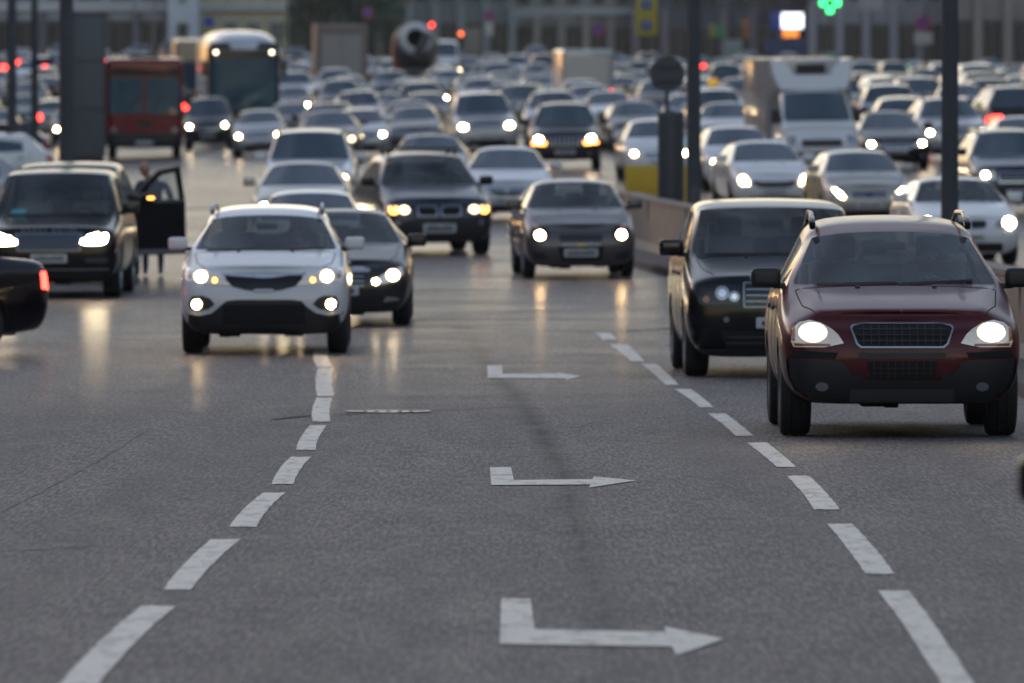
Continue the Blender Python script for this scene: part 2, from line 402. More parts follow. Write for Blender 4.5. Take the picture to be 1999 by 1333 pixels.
def car_parts(key):
    """every part of one kind of car, built once: (name, mesh, parent index, location, material role)"""
    if key in CACHE: return CACHE[key]
    S = dict(SPEC[key]); near = S.get('near', 0)
    bm = build_body(S); bvh = BVHTree.FromBMesh(bm)
    out = []
    body = sub_mesh(bm, 'body', lambda f: f.material_index in (0, 4, 5), [None, M_PLAS, M_ARCH], {0: 0, 4: 1, 5: 2})
    out.append(('body', body, None, None, 'paint'))
    gl = M_GLASS if near else M_GFAR; gt = (M_TINT if near else M_GFAR)
    out.append(('windscreen', sub_mesh(bm, 'windscreen', lambda f: f.material_index == 1, [gl], {}), None, None, ''))
    out.append(('rear_window', sub_mesh(bm, 'rear_window', lambda f: f.material_index == 3, [gl], {}), None, None, ''))
    for s in (1, -1):
        out.append(('side_window', sub_mesh(bm, 'side_window', lambda f: f.material_index == 2 and f.calc_center_median().x * s > 0, [gl if near > 1 else gt], {}), None, None, ''))
    # features
    for F in S['front']:
        nm, role, poly, mir = F[0], F[1], F[2], F[3]; o = F[4] if len(F) > 4 else {}
        for s in ((1, -1) if mir else (1,)):
            sx = 1 if o.get('ax') == 's' else s; pl = [(p[0] * sx, p[1]) for p in poly]; hl = [(p[0] * s, p[1]) for p in o['hole']] if 'hole' in o else None
            if s < 0: pl.reverse(); hl and hl.reverse()
            me = project(bvh, pl, o.get('ax', 'f') if o.get('ax') != 's' else ('s+' if s > 0 else 's-'), o.get('off', .006), o.get('th', .02), o.get('step', .06), nm, None if role in ROLES else role, hl)
            if role in ROLES and not me.materials[0:]: pass
            out.append((nm, me, None, None, role if role in ROLES else ''))
            pi = len(out) - 1
            for C in o.get('kids', []):
                cp = [(p[0] * sx, p[1]) for p in C[2]]; co = C[3] if len(C) > 3 else {}
                if C[1] == 'bulb' and C[0] == 'bulb' and role == 'lamp':      # emissive disc added to paint the glow round a lit bulb
                    gx_ = sum(p[0] for p in cp) / len(cp); gz_ = sum(p[1] for p in cp) / len(cp); gp = [(gx_ + (p[0] - gx_) * 1.28, gz_ + (p[1] - gz_) * 1.25) for p in cp]
                    if s < 0: gp.reverse()
                    out.append(('glow_disc', project(bvh, gp, o.get('ax', 'f'), o.get('off', .006) + .004, .01, .05, 'glow_disc', None), pi, None, 'glow'))
                if s < 0: cp.reverse()
                cme = project(bvh, cp, o.get('ax', 'f') if o.get('ax') != 's' else ('s+' if s > 0 else 's-'), co.get('off', o.get('off', .006) + .007), .012, .05, C[0], None if C[1] in ROLES else C[1])
                out.append((C[0], cme, pi, None, C[1] if C[1] in ROLES else ''))
    # wheels
    ty, rim = wheel_meshes(S)
    for yy in (S['ax0'], S['ax1']):
        for s in (1, -1):
            out.append(('wheel', ty, None, (s * (S['W'] / 2 - S.get('tw', .23) / 2 - .015), yy, S['rw'], s), ''))
            if near: out.append(('rim', rim, len(out) - 1, (0, 0, 0), ''))
    for s in (1, -1):
        b, c = mirror_mesh(S, s)
        out.append(('door_mirror', bm_mesh(b, 'door_mirror', [None], True), None, None, 'mirror'))
        if near:
            b = bmesh.new(); box(b, (s * (S['W'] / 2 - .07), c[1] + .01, c[2] - S.get('mir', (.24, .16))[1] * .42), (.16, .06, .045), bevel=.015)
            out.append(('mirror_arm', bm_mesh(b, 'mirror_arm', M_PLAS, True), len(out) - 1, None, ''))
    # underfloor so light and road do not show through
    b = bmesh.new(); box(b, (0, S['L'] * .5, S['zb'] + .07), (S['W'] * .60, S['L'] * .86, .12), bevel=.03)
    for q in range(6): box(b, (random.uniform(-.5, .5), random.uniform(.4, S['L'] - .5), S['zb'] - .0), (random.uniform(.1, .3), .4, .08), bevel=.02)
    out.append(('underbody', bm_mesh(b, 'underbody', M_ARCH, True), None, None, ''))
    if S.get('rails'):
        for s in (1, -1):
            b = bmesh.new(); x = S['wr'] * .97; y0, y1 = S['tr'] + .15, S['te'] + .1; n = 9; pts = []
            hh = S['rails']
            for k in range(n):
                u = k / (n - 1); e = min(1, min(u, 1 - u) * 4) ** .8
                pts.append(Vector((s * (x + .01 - .02 * u), y0 + (y1 - y0) * u, S['H'] - .085 + e * hh)))
            for p, q in zip(pts, pts[1:]): cyl(b, p, q, .021, n=8)
            box(b, pts[0] + Vector((0, .06, .01)), (.05, .22, .07), rot=Matrix.Rotation(R(14), 3, 'X').to_euler(), bevel=.02); box(b, pts[-1] + Vector((0, 0, -.02)), (.05, .2, .05), bevel=.02)
            out.append(('roof_rail', bm_mesh(b, 'roof_rail', S.get('railm', M_GLOSS), True), None, None, ''))
    if S.get('bars'):
        for yy in (S['tr'] + .35, S['tr'] + 1.2):
            b = bmesh.new(); box(b, (0, yy, S['H'] + .06), (S['wr'] * 2 - .02, .07, .035), bevel=.012)
            for s in (1, -1): box(b, (s * (S['wr'] - .07), yy, S['H'] + .0), (.07, .10, .12), bevel=.02)
            out.append(('roof_bar', bm_mesh(b, 'roof_bar', M_GPLAS, True), None, None, ''))
    if near:
        zf = S['zb'] + .12; w = S['W'] / 2
        b = bmesh.new()
        box(b, (0, S['tc'] + .42, S['hz1'] - .10), (w * 1.66, .55, .16), bevel=.05)
        box(b, (0, S['tc'] + .2, S['hz1'] - .35), (w * 1.5, .25, .5))
        box(b, (w * .38, S['tc'] + .55, S['hz1'] - .01), (.36, .22, .09), bevel=.03)
        out.append(('dashboard', bm_mesh(b, 'dashboard', M_DASH, True), None, None, ''))
        b = bmesh.new(); cx, cy, cz = w * .38, S['tc'] + .78, S['hz1'] - .06; q = Matrix.Rotation(R(-24), 3, 'X')
        P = [Vector((cx, cy, cz)) + q @ Vector((.185 * math.cos(t), 0, .185 * math.sin(t))) for t in [2 * math.pi * k / 20 for k in range(20)]]
        for k in range(20): cyl(b, P[k], P[(k + 1) % 20], .014, n=6)
        for k in (0, 10, 15): cyl(b, P[k], (cx, cy, cz), .014, n=6)
        out.append(('steering_wheel', bm_mesh(b, 'steering_wheel', M_DASH, True), None, None, ''))
        for s in (1, -1):
            b = bmesh.new(); y = S['tc'] + 1.55; hz = S['H'] - .28
            box(b, (s * w * .40, y, S['hz1'] - .10), (.50, .16, .62), rot=Matrix.Rotation(R(-14), 3, 'X').to_euler(), bevel=.06, seg=3)
            box(b, (s * w * .40, y - .28, S['hz1'] - .42), (.52, .5, .16), bevel=.05)
            box(b, (s * w * .40, y + .12, S['hz1'] + .31), (.27, .10, .19), bevel=.045, seg=3)
            out.append(('seat', bm_mesh(b, 'seat', M_SEAT, True), None, None, ''))
        b = bmesh.new(); y = S['tc'] + 2.35
        box(b, (0, y, S['hz1'] - .12), (w * 1.45, .16, .60), rot=Matrix.Rotation(R(-14), 3, 'X').to_euler(), bevel=.06, seg=3)
        for x in (-.42, .42): box(b, (x * w * 1.1, y + .12, S['hz1'] + .26), (.24, .09, .15), bevel=.04)
        box(b, (0, S['L'] * .5, S['hz1'] - .5), (w * 1.6, S['L'] * .62, .06))
        out.append(('rear_seat', bm_mesh(b, 'rear_seat', M_SEAT, True), None, None, ''))
        b = bmesh.new(); box(b, (0, S['tr'] - .02, S['H'] - .26), (.24, .03, .07), bevel=.02)
        out.append(('rear_view_mirror', bm_mesh(b, 'rear_view_mirror', M_DASH, True), None, None, ''))
    bm.free()
    CACHE[key] = out; return out
ROLES = {'paint', 'mirror', 'lamp', 'bulb', 'fog', 'amber', 'tail', 'glow'}
NCAR = [0]
def car(key, label, cat, pm, x, Y, yaw=0., name=None, lit=2, mirror=None, group=None, amber=0, tail=0, z=None, rear=False, bulbm=None, fog=0):
    """front bumper centre stands at (x, Y); yaw in degrees, + turns the tail to the right; rear=True: we see its tail"""
    P = car_parts(key); S = SPEC[key]; L = S['L']
    ya = R(yaw) + (math.pi if rear else 0)
    d = Vector((-math.sin(ya), math.cos(ya), 0))          # from nose to tail
    if rear: nose = Vector((x, Y, 0)) - d * L
    else: nose = Vector((x, Y, 0))
    a = nose + d * S['ax0']; b = nose + d * S['ax1']
    za, zb = gz(a.x, a.y), gz(b.x, b.y); pitch = math.atan2(zb - za, S['ax1'] - S['ax0'])
    zr = za - math.tan(pitch) * S['ax0']
    lat = Vector((math.cos(ya), math.sin(ya), 0)); c = (a + b) / 2; p, q = c + lat * .8, c - lat * .8
    roll = math.atan2(gz(p.x, p.y) - gz(q.x, q.y), 1.6)
    t = empty(name or S['name'], (nose.x, nose.y, zr + (z or 0)))
    t.rotation_mode = 'XYZ'; m = Matrix.Rotation(ya, 3, 'Z') @ Matrix.Rotation(pitch, 3, 'X') @ Matrix.Rotation(-roll, 3, 'Y'); t.rotation_euler = m.to_euler()
    tag(t, label, cat, group)
    objs = []
    for nm, me, pi, loc, role in P:
        o = link(nm, me, objs[pi] if pi is not None else t)
        if loc:
            o.location = loc[:3]
            if len(loc) > 3 and loc[3] < 0: o.rotation_euler = (0, 0, math.pi)
        mm = {'paint': pm, 'mirror': mirror or pm, 'lamp': M_HOUSL if lit else M_HOUS, 'bulb': (bulbm or M_BULB) if lit == 2 else ((bulbm or M_BULBW) if lit == 1 else (M_BULBD if lit == 3 else M_LENS)),
              'fog': (bulbm or M_BULBW) if fog else M_LENS, 'amber': M_AMBERL if amber else M_AMBER, 'tail': M_REDL if tail else M_RED, 'glow': M_GLOW if lit else M_LENS}.get(role)
        if mm:
            if not me.materials[0:]: me.materials.append(None)
            o.material_slots[0].link = 'OBJECT'; o.material_slots[0].material = mm
        objs.append(o)
    return t

# --------------------------------------------------------- feature shorthands
def bars(x0, x1, z0, z1, nx, nz, th=.012):
    pass
def plate_f(x, z0, z1, w=.26, ax='f'):
    kids = []
    xs = -w + .05
    cw = (2 * w - .1) / 9
    for k in range(9):
        if k == 1 or k == 5 or True:
            h = .8 if k in (0, 4, 5) else 1.
            kids.append(('character', M_INK, rr(x + xs + cw * k + .008, x + xs + cw * (k + 1) - .012, z0 + .028, z0 + .028 + (z1 - z0 - .055) * h, .006, 1)))
    return ('number_plate', M_PLATE, rr(x - w, x + w, z0, z1, .015, 2), 0, {'off': .02, 'kids': kids[:]})
def line(x0, z0, x1, z1, t=.012):
    dx, dz = x1 - x0, z1 - z0; l = math.hypot(dx, dz); nx, nz = -dz / l * t / 2, dx / l * t / 2
    return [(x0 + nx, z0 + nz), (x0 - nx, z0 - nz), (x1 - nx, z1 - nz), (x1 + nx, z1 + nz)]
def seams(S):
    w = S['W'] / 2; a = S['tc'] - .06
    return [('bonnet_seam', M_ARCH, [(w * .84, a), (w * .80, a * .5), (w * .70, .22), (w * .692, .22), (w * .792, a * .5), (w * .832, a)], 1, {'ax': 't', 'off': .003, 'th': .004}),
        ('bonnet_seam', M_ARCH, rr(-w * .83, w * .83, a - .006, a + .006, .002, 1), 0, {'ax': 't', 'off': .003, 'th': .004}),
        ('washer_jet', M_PLAS, rr(w * .30, w * .34, a - .10, a - .06, .01, 1), 1, {'ax': 't', 'off': .014, 'th': .015})]
def side_bits(S, doors=(1,), handle=True):
    """door seams, handles, tail lamps on sides and back"""
    L = S['L']; b = S.get('belt', S['hz1'] - .02); zb = S['zb']; zt = S['zt']; out = []
    t0 = S['tc'] + .32; tm = S['tp'][0]; t2 = S['tp'][1] if len(S['tp']) > 1 else S['te'] - .1
    for t in (t0, tm, t2 + .1): out.append(('door_seam', M_ARCH, line(t, zb + .14, t, b - .03, .012), 1, {'ax': 's', 'off': .003, 'th': .004}))
    for t in (tm - .22, t2 - .12): out.append(('door_handle', M_GPLAS, rr(t - .09, t + .09, b - .16, b - .125, .012, 1), 1, {'ax': 's', 'off': .025, 'th': .025}))
    tz = min(zt - .1, .92)
    out.append(('tail_lamp', 'tail', rr(S['W'] / 2 * .52, S['W'] / 2 * .86, tz - .22, tz, .04), 1, {'ax': 'r', 'off': .01}))
    out.append(('tail_lamp', 'tail', rr(L - .24, L - .06, tz - .2, tz, .03), 1, {'ax': 's', 'off': .006}))
    p = plate_f(0, .56, .67)
    p[4]['ax'] = 'r'; p[4]['kids'] = []; out.append(p)
    return out
def gen_front(W, zg0, zg1, zl0, zl1, style=0, near=0, low=True):
    w = W / 2; o = []
    gx = w * (.42 if style != 2 else .5)
    if style == 0:      # rounded saloon lamps swept back
        hl = [(w * .46, zl0 + .02), (w * .60, zl0 - .01), (w * .86, zl0 + .05), (w * .93, zl1), (w * .72, zl1 + .0), (w * .52, zl0 + .10)]
    elif style == 1:    # upright rectangular lamps
        hl = rr(w * .50, w * .90, zl0, zl1, .035)
    elif style == 2:    # low broad lamps
        hl = [(w * .52, zl0), (w * .88, zl0 + .02), (w * .93, zl1 - .02), (w * .60, zl1), (w * .50, zl1 - .06)]
    else:               # almond
        hl = [(w * .44, (zl0 + zl1) / 2 - .03), (w * .62, zl0), (w * .84, zl0 + .02), (w * .95, zl1 + .06), (w * .80, zl1 + .02), (w * .60, zl1 - .02)]
    bz = (zl0 + zl1) / 2 + .01
    o.append(('headlight', 'lamp', hl, 1, {'off': .012, 'kids': [('bulb', 'bulb', el(w * .72, bz, .07, .058)), ('indicator', 'amber', el(w * .87, bz + .0, .035, .05, 10))]}))
    o.append(('grille', M_GLOSS, rr(-gx, gx, zg0, zg1, .04), 0, {'off': .012, 'kids': [('slat', M_CHROME if style != 1 else M_SILVER, rr(-gx * .92, gx * .92, zg0 + (zg1 - zg0) * k - .008, zg0 + (zg1 - zg0) * k + .008, .004, 1)) for k in (.33, .66)]}))
    o.append(('grille_surround', M_CHROME, rr(-gx - .02, gx + .02, zg0 - .02, zg1 + .02, .05), 0, {'off': .016, 'hole': rr(-gx, gx, zg0, zg1, .04)}))
    if low:
        o.append(('lower_grille', M_PLAS, rr(-w * .5, w * .5, .24, .38, .04), 0, {'off': .008}))
        o.append(('fog_lamp', 'fog', el(w * .72, .36, .05), 1, {'off': .012}))
    o.append(plate_f(0, .42, .535))
    return o
def base(name, W, L, H, zb, hz0, hz1, tc, tr, te, tb, zt, wr, rw, ax0, ax1, tp, **k):
    return dict(name=name, W=W, L=L, H=H, zb=zb, hz0=hz0, hz1=hz1, tc=tc, tr=tr, te=te, tb=tb, zt=zt, wr=wr, rw=rw, ax0=ax0, ax1=ax1, tp=tp, **k)

SPEC = {}
# generic kinds for the jam
SPEC['sedan'] = base('saloon_car', 1.78, 4.6, 1.47, .20, .80, .98, 1.15, 1.95, 3.25, 3.85, 1.05, .56, .32, .88, 3.56, (2.25,), fall=.07)
SPEC['sedan']['front'] = gen_front(1.78, .56, .70, .58, .72, 0)
SPEC['sedan_b'] = base('saloon_car', 1.84, 4.8, 1.46, .19, .82, .98, 1.25, 2.1, 3.35, 4.05, 1.06, .57, .33, .9, 3.7, (2.35,), fall=.08)
SPEC['sedan_b']['front'] = gen_front(1.84, .52, .72, .58, .72, 3)
SPEC['hatch'] = base('hatchback_car', 1.73, 4.0, 1.50, .20, .82, 1.02, .95, 1.7, 3.35, 3.8, 1.02, .56, .31, .8, 3.3, (2.1,), fall=.06)
SPEC['hatch']['front'] = gen_front(1.73, .58, .68, .60, .76, 3)
SPEC['suv'] = base('off_road_car', 1.86, 4.65, 1.74, .26, 1.00, 1.18, 1.2, 1.85, 3.95, 4.45, 1.14, .62, .37, .9, 3.6, (2.3, 3.2), sq=1, rails=.05, clad=2, suvtail=1)
SPEC['suv']['front'] = gen_front(1.86, .70, .88, .74, .92, 1)
SPEC['suv_c'] = base('off_road_car', 1.72, 4.1, 1.80, .26, .98, 1.15, 1.0, 1.6, 3.5, 3.95, 1.12, .58, .35, .8, 3.2, (2.0, 2.9), sq=1, clad=2, suvtail=1)
SPEC['suv_c']['front'] = gen_front(1.72, .68, .86, .72, .88, 1)
SPEC['suv_b'] = base('off_road_car', 1.88, 4.75, 1.68, .24, .96, 1.12, 1.25, 2.0, 3.9, 4.5, 1.10, .60, .36, .9, 3.7, (2.4, 3.25), clad=2, rails=.04, suvtail=1)
SPEC['suv_b']['front'] = gen_front(1.88, .62, .82, .70, .86, 0)
SPEC['wagon'] = base('estate_car', 1.77, 4.6, 1.49, .20, .80, .99, 1.15, 1.95, 3.95, 4.4, 1.02, .57, .32, .88, 3.56, (2.25, 3.2), suvtail=1, rails=.03)
SPEC['wagon']['front'] = gen_front(1.77, .56, .68, .60, .74, 2)
SPEC['van'] = base('delivery_van', 1.98, 5.2, 2.45, .26, 1.0, 1.35, .75, 1.55, 4.9, 5.1, 1.4, .80, .34, .95, 4.3, (2.2, 2.6), solidq=1, sq=1, rise=.12)
SPEC['van']['front'] = gen_front(1.98, .62, .78, .74, 1.0, 1)
for k in ('sedan', 'sedan_b', 'hatch', 'suv', 'suv_b', 'suv_c', 'wagon', 'van'): SPEC[k]['front'] += side_bits(SPEC[k])

# red SUV in front on the right
q = SPEC['red'] = base('off_road_car', 1.90, 4.80, 1.745, .27, .995, 1.155, 1.28, 2.12, 4.05, 4.62, 1.16, .632, .365, .93, 3.79, (2.45, 3.35), near=2, rails=.085, railm=M_GLOSS, suvtail=1, hoodc=.7, tw=.25, mir=(.235, .155), mz=1.235, rise=.135, hv=.045)
q['front'] = [
 ('headlight', 'lamp', [(.455, .745), (.50, .815), (.545, .855), (.63, .905), (.72, .925), (.80, .905), (.85, .86), (.865, .76), (.845, .715), (.60, .715)], 1, {'off': .018, 'kids': [
    ('bulb', 'bulb', el(.695, .83, .088, .062)), ('bulb', M_HOUSL, el(.545, .795, .045, .04), ), ('indicator', 'amber', [(.56, .722), (.84, .722), (.84, .745), (.56, .742)]), ('indicator', 'amber', [(.835, .76), (.862, .77), (.853, .86), (.835, .89)])]}),
 ('grille', M_ARCH, [(-.375, .88), (-.39, .86), (-.345, .745), (-.315, .722), (.315, .722), (.345, .745), (.39, .86), (.375, .88), (.30, .895), (-.30, .895)], 0, {'off': .008, 'kids':
    [('slat', M_PLAS, line(x, .73, x, .89, .008)) for x in [-.30 + .06 * k for k in range(11)]] + [('slat', M_PLAS, line(-.34, z, .34, z, .008)) for z in (.765, .81, .855)]}),
 ('grille_surround', M_SILVER, [(-.385, .893), (-.405, .87), (-.36, .738), (-.325, .708), (.325, .708), (.36, .738), (.405, .87), (.385, .893), (.30, .909), (-.30, .909)], 0, {'off': .02, 'hole': [(-.375, .88), (-.39, .86), (-.345, .745), (-.315, .722), (.315, .722), (.345, .745), (.39, .86), (.375, .88), (.30, .895), (-.30, .895)]}),
 ('air_slot', M_PLAS, rr(-.345, .345, .625, .672, .02), 0, {'off': .004}),
 ('lower_grille', M_ARCH, [(-.275, .605), (-.245, .465), (.245, .465), (.275, .605)], 0, {'off': .01, 'kids': [('slat', M_PLAS, line(x, .475, x, .60, .008)) for x in [-.22 + .055 * k for k in range(9)]] + [('slat', M_PLAS, line(-.24, z, .24, z, .008)) for z in (.51, .55)]}),
 ('bumper', M_PLAS, [(.30, .50), (.30, .27), (.78, .245), (.945, .30), (.955, .63), (.55, .612), (.47, .60), (.42, .53), (.38, .49)], 1, {'off': .022, 'th': .03}),
 ('bumper_insert', M_ARCH, [(.52, .628), (.86, .64), (.86, .69), (.50, .672)], 1, {'off': .012}),
 ('bumper', M_PLAS, [(-.32, .455), (-.32, .27), (.32, .27), (.32, .455)], 0, {'off': .020, 'th': .03}),
 ('skid_plate', M_GPLAS, [(-.40, .385), (-.41, .285), (.41, .285), (.40, .385)], 0, {'off': .035, 'th': .02}),
 ('fog_lamp', M_LENS, el(.625, .405, .05, .035), 1, {'off': .03}),
 ('bonnet_badge', M_CHROME, el(0, .99, .013, .012, 10), 0, {'off': .008, 'th': .004}),
 ('wiper', M_ARCH, line(-.62, 1.185, .02, 1.20, .02), 0, {'off': .02, 'th': .015}),
 ('wiper', M_ARCH, line(.02, 1.19, .62, 1.215, .02), 0, {'off': .02, 'th': .015}),
] + [f for f in side_bits(q)]
# white SUV with roof rails
q = SPEC['whitesuv'] = base('off_road_car', 1.885, 4.69, 1.665, .23, .985, 1.125, 1.15, 2.0, 3.95, 4.5, 1.12, .63, .36, .92, 3.62, (2.35, 3.25), near=2, rails=.06, railm=M_SILVER, clad=2, suvtail=1, tw=.235, mir=(.22, .14), mz=1.22, rise=.12, hv=.02, hoodc=.4)
q['front'] = [
 ('headlight', 'lamp', [(.36, .775), (.44, .83), (.47, .89), (.60, .905), (.86, .975), (.88, .92), (.855, .83), (.62, .79)], 1, {'off': .016, 'kids': [
    ('bulb', 'bulb', el(.70, .875, .062, .058)), ('indicator', 'amber', [(.81, .85), (.862, .86), (.875, .93), (.83, .94)]), ('side_light', M_AMBERL, el(.545, .835, .028))]}),
 ('grille', M_GLOSS, [(-.435, .885), (-.42, .84), (-.35, .765), (-.20, .725), (-.09, .712), (.09, .712), (.20, .725), (.35, .765), (.42, .84), (.435, .885), (.25, .885), (.12, .862), (0, .852), (-.12, .862), (-.25, .885)], 0, {'off': .01}),
 ('grille_surround', M_CHROME, [(-.47, .915), (.47, .915), (.435, .885), (.25, .885), (.12, .862), (0, .852), (-.12, .862), (-.25, .885), (-.435, .885)], 0, {'off': .014, 'th': .02}),
 ('number_plate', M_PLATE, rr(-.11, .11, .70, .735, .01, 1), 0, {'off': .02}),
 ('fog_surround', M_PLAS, [(.545, .565), (.60, .63), (.68, .66), (.80, .655), (.835, .58), (.82, .515), (.72, .495), (.62, .51)], 1, {'off': .010, 'kids': [('fog_lamp', 'fog', el(.745, .565, .052))]}),
 ('bumper', M_PLAS, [(-.30, .615), (-.42, .60), (-.48, .535), (-.58, .465), (-.72, .435), (-.92, .47), (-.935, .25), (-.70, .215), (.70, .215), (.935, .25), (.92, .47), (.72, .435), (.58, .465), (.48, .535), (.42, .60), (.30, .615)], 0, {'off': .012, 'th': .03}),
 ('lower_grille', M_ARCH, rr(-.46, .46, .34, .56, .04), 0, {'off': .02}),
 ('wiper', M_ARCH, line(-.66, 1.155, 0, 1.16, .018), 0, {'off': .02, 'th': .015}),
 ('wiper', M_ARCH, line(0, 1.155, .66, 1.17, .018), 0, {'off': .02, 'th': .015}),
] + side_bits(q)
# boxy black SUV
q = SPEC['boxy'] = base('off_road_car', 1.93, 4.79, 1.80, .21, 1.03, 1.19, 1.22, 1.86, 4.1, 4.6, 1.20, .735, .375, .86, 3.6, (2.3, 3.25), near=2, sq=1, rsq=.6, rise=.09, suvtail=1, hoodc=.5, tw=.25, mir=(.25, .17), mz=1.29, yo=(.1, .09, .03, 0, .02, .05, .10, .12, .11, .10))
q['front'] = [
 ('headlight', M_GLOSS, rr(.42, .84, .735, .945, .03), 1, {'off': .012, 'kids': [('bulb', M_LENS, el(.60, .855, .072)), ('bulb', M_LENS, el(.48, .82, .055)), ('indicator', 'amber', el(.76, .79, .035)), ('side_light', M_CHROME, el(.60, .855, .04), {'off': .028}), ('side_light', M_CHROME, el(.48, .82, .03), {'off': .028})]}),
 ('grille', M_GLOSS, rr(-.375, .375, .72, .95, .02), 0, {'off': .01, 'kids': [('slat', M_SILVER, line(-.36, z, .36, z, .014)) for z in (.77, .83, .89)]}),
 ('grille_surround', M_SILVER, rr(-.39, .39, .705, .965, .02), 0, {'off': .016, 'hole': rr(-.375, .375, .72, .95, .02)}),
 ('lower_grille', M_ARCH, [(-.62, .47), (-.55, .30), (.55, .30), (.62, .47)], 0, {'off': .008, 'kids': [('slat', M_GPLAS, line(-.55, z, .55, z, .012)) for z in (.35, .41)]}),
 plate_f(0, .50, .61),
 ('fog_lamp', M_LENS, el(.56, .585, .028), 1, {'off': .012}),
 ('bumper', M_PLAS, [(-.8, .25), (-.6, .22), (.6, .22), (.8, .25), (.8, .29), (-.8, .29)], 0, {'off': .03}),
 ('wiper', M_ARCH, line(-.70, 1.225, 0, 1.235, .022), 0, {'off': .02, 'th': .015}),
 ('wiper', M_ARCH, line(0, 1.23, .70, 1.24, .022), 0, {'off': .02, 'th': .015}),
] + side_bits(q)
# luxury black SUV on the left
q = SPEC['luxury'] = base('off_road_car', 1.99, 5.0, 1.84, .24, 1.03, 1.15, 1.30, 1.95, 4.2, 4.8, 1.22, .735, .385, .9, 3.82, (2.45, 3.4), near=2, sq=1, rsq=.6, suvtail=1, tw=.26, mir=(.25, .17), mz=1.27, yo=(.1, .09, .03, 0, .02, .05, .10, .12, .11, .10))
q['front'] = [
 ('headlight', M_GLOSS, [(.44, .80), (.50, .90), (.62, .955), (.87, .96), (.85, .80), (.70, .765), (.50, .77)], 1, {'off': .012, 'kids': [
    ('bulb', 'bulb', [(.455, .80), (.52, .78), (.70, .775), (.81, .80), (.835, .87), (.83, .93), (.79, .93), (.775, .86), (.74, .84), (.735, .91), (.70, .94), (.66, .93), (.64, .87), (.60, .90), (.55, .90), (.53, .85), (.47, .85)])]}),
 ('grille_surround', M_SILVER, [(-.49, .945), (-.455, .685), (.455, .685), (.49, .945)], 0, {'off': .018, 'hole': [(-.47, .93), (-.44, .70), (.44, .70), (.47, .93)]}),
 ('grille', mat('grille_mesh', (.10, .12, .165), .4, .5), [(-.47, .93), (-.44, .70), (.44, .70), (.47, .93)], 0, {'off': .01, 'kids': [('slat', M_ARCH, el(-.40 + .05 * i + (.025 if j % 2 else 0), .735 + .04 * j, .016, .013, 6)) for j in range(5) for i in range(17) if j % 2 == 0 or i < 16]}),
 ('lower_grille', M_ARCH, rr(-.85, .85, .30, .44, .03), 0, {'off': .008}),
 ('air_slot', M_GPLAS, rr(.52, .84, .52, .58, .01), 1, {'off': .01}),
 ('bumper_trim', M_SILVER, rr(-.6, .86, .415, .43, .005, 1), 0, {'off': .016}),
 plate_f(0, .52, .645), ('windscreen_sticker', mat('paper_cyan', (.10, .34, .38), .6), [(-.66, 1.20), (-.44, 1.205), (-.40, 1.27), (-.62, 1.265)], 0, {'off': .006, 'th': .004}),
 ('wiper', M_ARCH, line(-.70, 1.18, 0, 1.19, .022), 0, {'off': .02, 'th': .015}),
 ('wiper', M_ARCH, line(0, 1.185, .70, 1.195, .022), 0, {'off': .02, 'th': .015}),
] + side_bits(q)
# dark blue SUV with twin grille
q = SPEC['twin'] = base('off_road_car', 1.93, 4.85, 1.75, .22, .97, 1.15, 1.25, 2.05, 4.1, 4.65, 1.14, .65, .38, .88, 3.81, (2.45, 3.35), near=1, suvtail=1, bars=1, tw=.26, mz=1.25)
_kid = [(.045, .70), (.05, .80), (.07, .83), (.35, .835), (.365, .80), (.35, .71), (.32, .69), (.07, .685)]
q['front'] = [
 ('headlight', 'lamp', [(.48, .74), (.50, .80), (.60, .85), (.90, .88), (.91, .79), (.84, .73), (.6, .715)], 1, {'off': .012, 'kids': [('bulb', 'bulb', el(.60, .785, .07, .058)), ('indicator', M_AMBERL, [(.72, .84), (.70, .76), (.74, .715), (.82, .715), (.86, .76), (.85, .84), (.82, .84), (.82, .77), (.79, .75), (.765, .77), (.76, .84)])]}),
 ('grille', M_ARCH, _kid, 1, {'off': .012}),
 ('grille_surround', M_SILVER, [(x + (.025 if x > .2 else -.02), z + (.02 if z > .77 else -.02)) for x, z in _kid], 1, {'off': .018, 'hole': _kid}),
 ('bumper', M_PLAS, [(-.55, .60), (-.75, .50), (-.93, .52), (-.90, .24), (-.6, .20), (.6, .20), (.90, .24), (.93, .52), (.75, .50), (.55, .60)], 0, {'off': .01}),
 ('fog_lamp', M_LENS, el(.72, .56, .05), 1, {'off': .016}),
 ('bumper_trim', M_GPLAS, rr(-.62, .62, .235, .275, .01), 0, {'off': .02}),
 plate_f(0, .385, .545, .28),
] + side_bits(q)
# grey small saloon
q = SPEC['grey'] = base('saloon_car', 1.735, 4.39, 1.515, .19, .83, 1.03, 1.05, 1.78, 3.2, 3.8, 1.08, .585, .325, .86, 3.38, (2.15,), near=1, fall=.07, tw=.2, mz=1.12)
q['front'] = [
 ('headlight', M_GLOSS, el(.635, .70, .15, .13), 1, {'off': .010, 'kids': [('bulb', 'bulb', el(.625, .67, .072, .068)), ('indicator', 'amber', el(.66, .79, .045)), ]}),
 ('grille', M_GLOSS, [(-.34, .66), (-.31, .57), (.31, .57), (.34, .66), (.30, .675), (-.30, .675)], 0, {'off': .012}),
 ('grille_surround', M_SILVER, rr(-.30, .30, .515, .535, .006, 1), 0, {'off': .02}),
 ('badge', mat('brass_badge', (.55, .40, .15), .3, .8), [(-.06, .515), (-.055, .535), (.06, .535), (.055, .515)], 0, {'off': .03}),
 ('lower_grille', M_GLOSS, [(-.36, .50), (-.30, .28), (.30, .28), (.36, .50)], 0, {'off': .01}),
 plate_f(0, .335, .46),
 ('fog_surround', M_PLAS, [(.50, .30), (.55, .40), (.80, .43), (.80, .30)], 1, {'off': .008}),
] + side_bits(q)
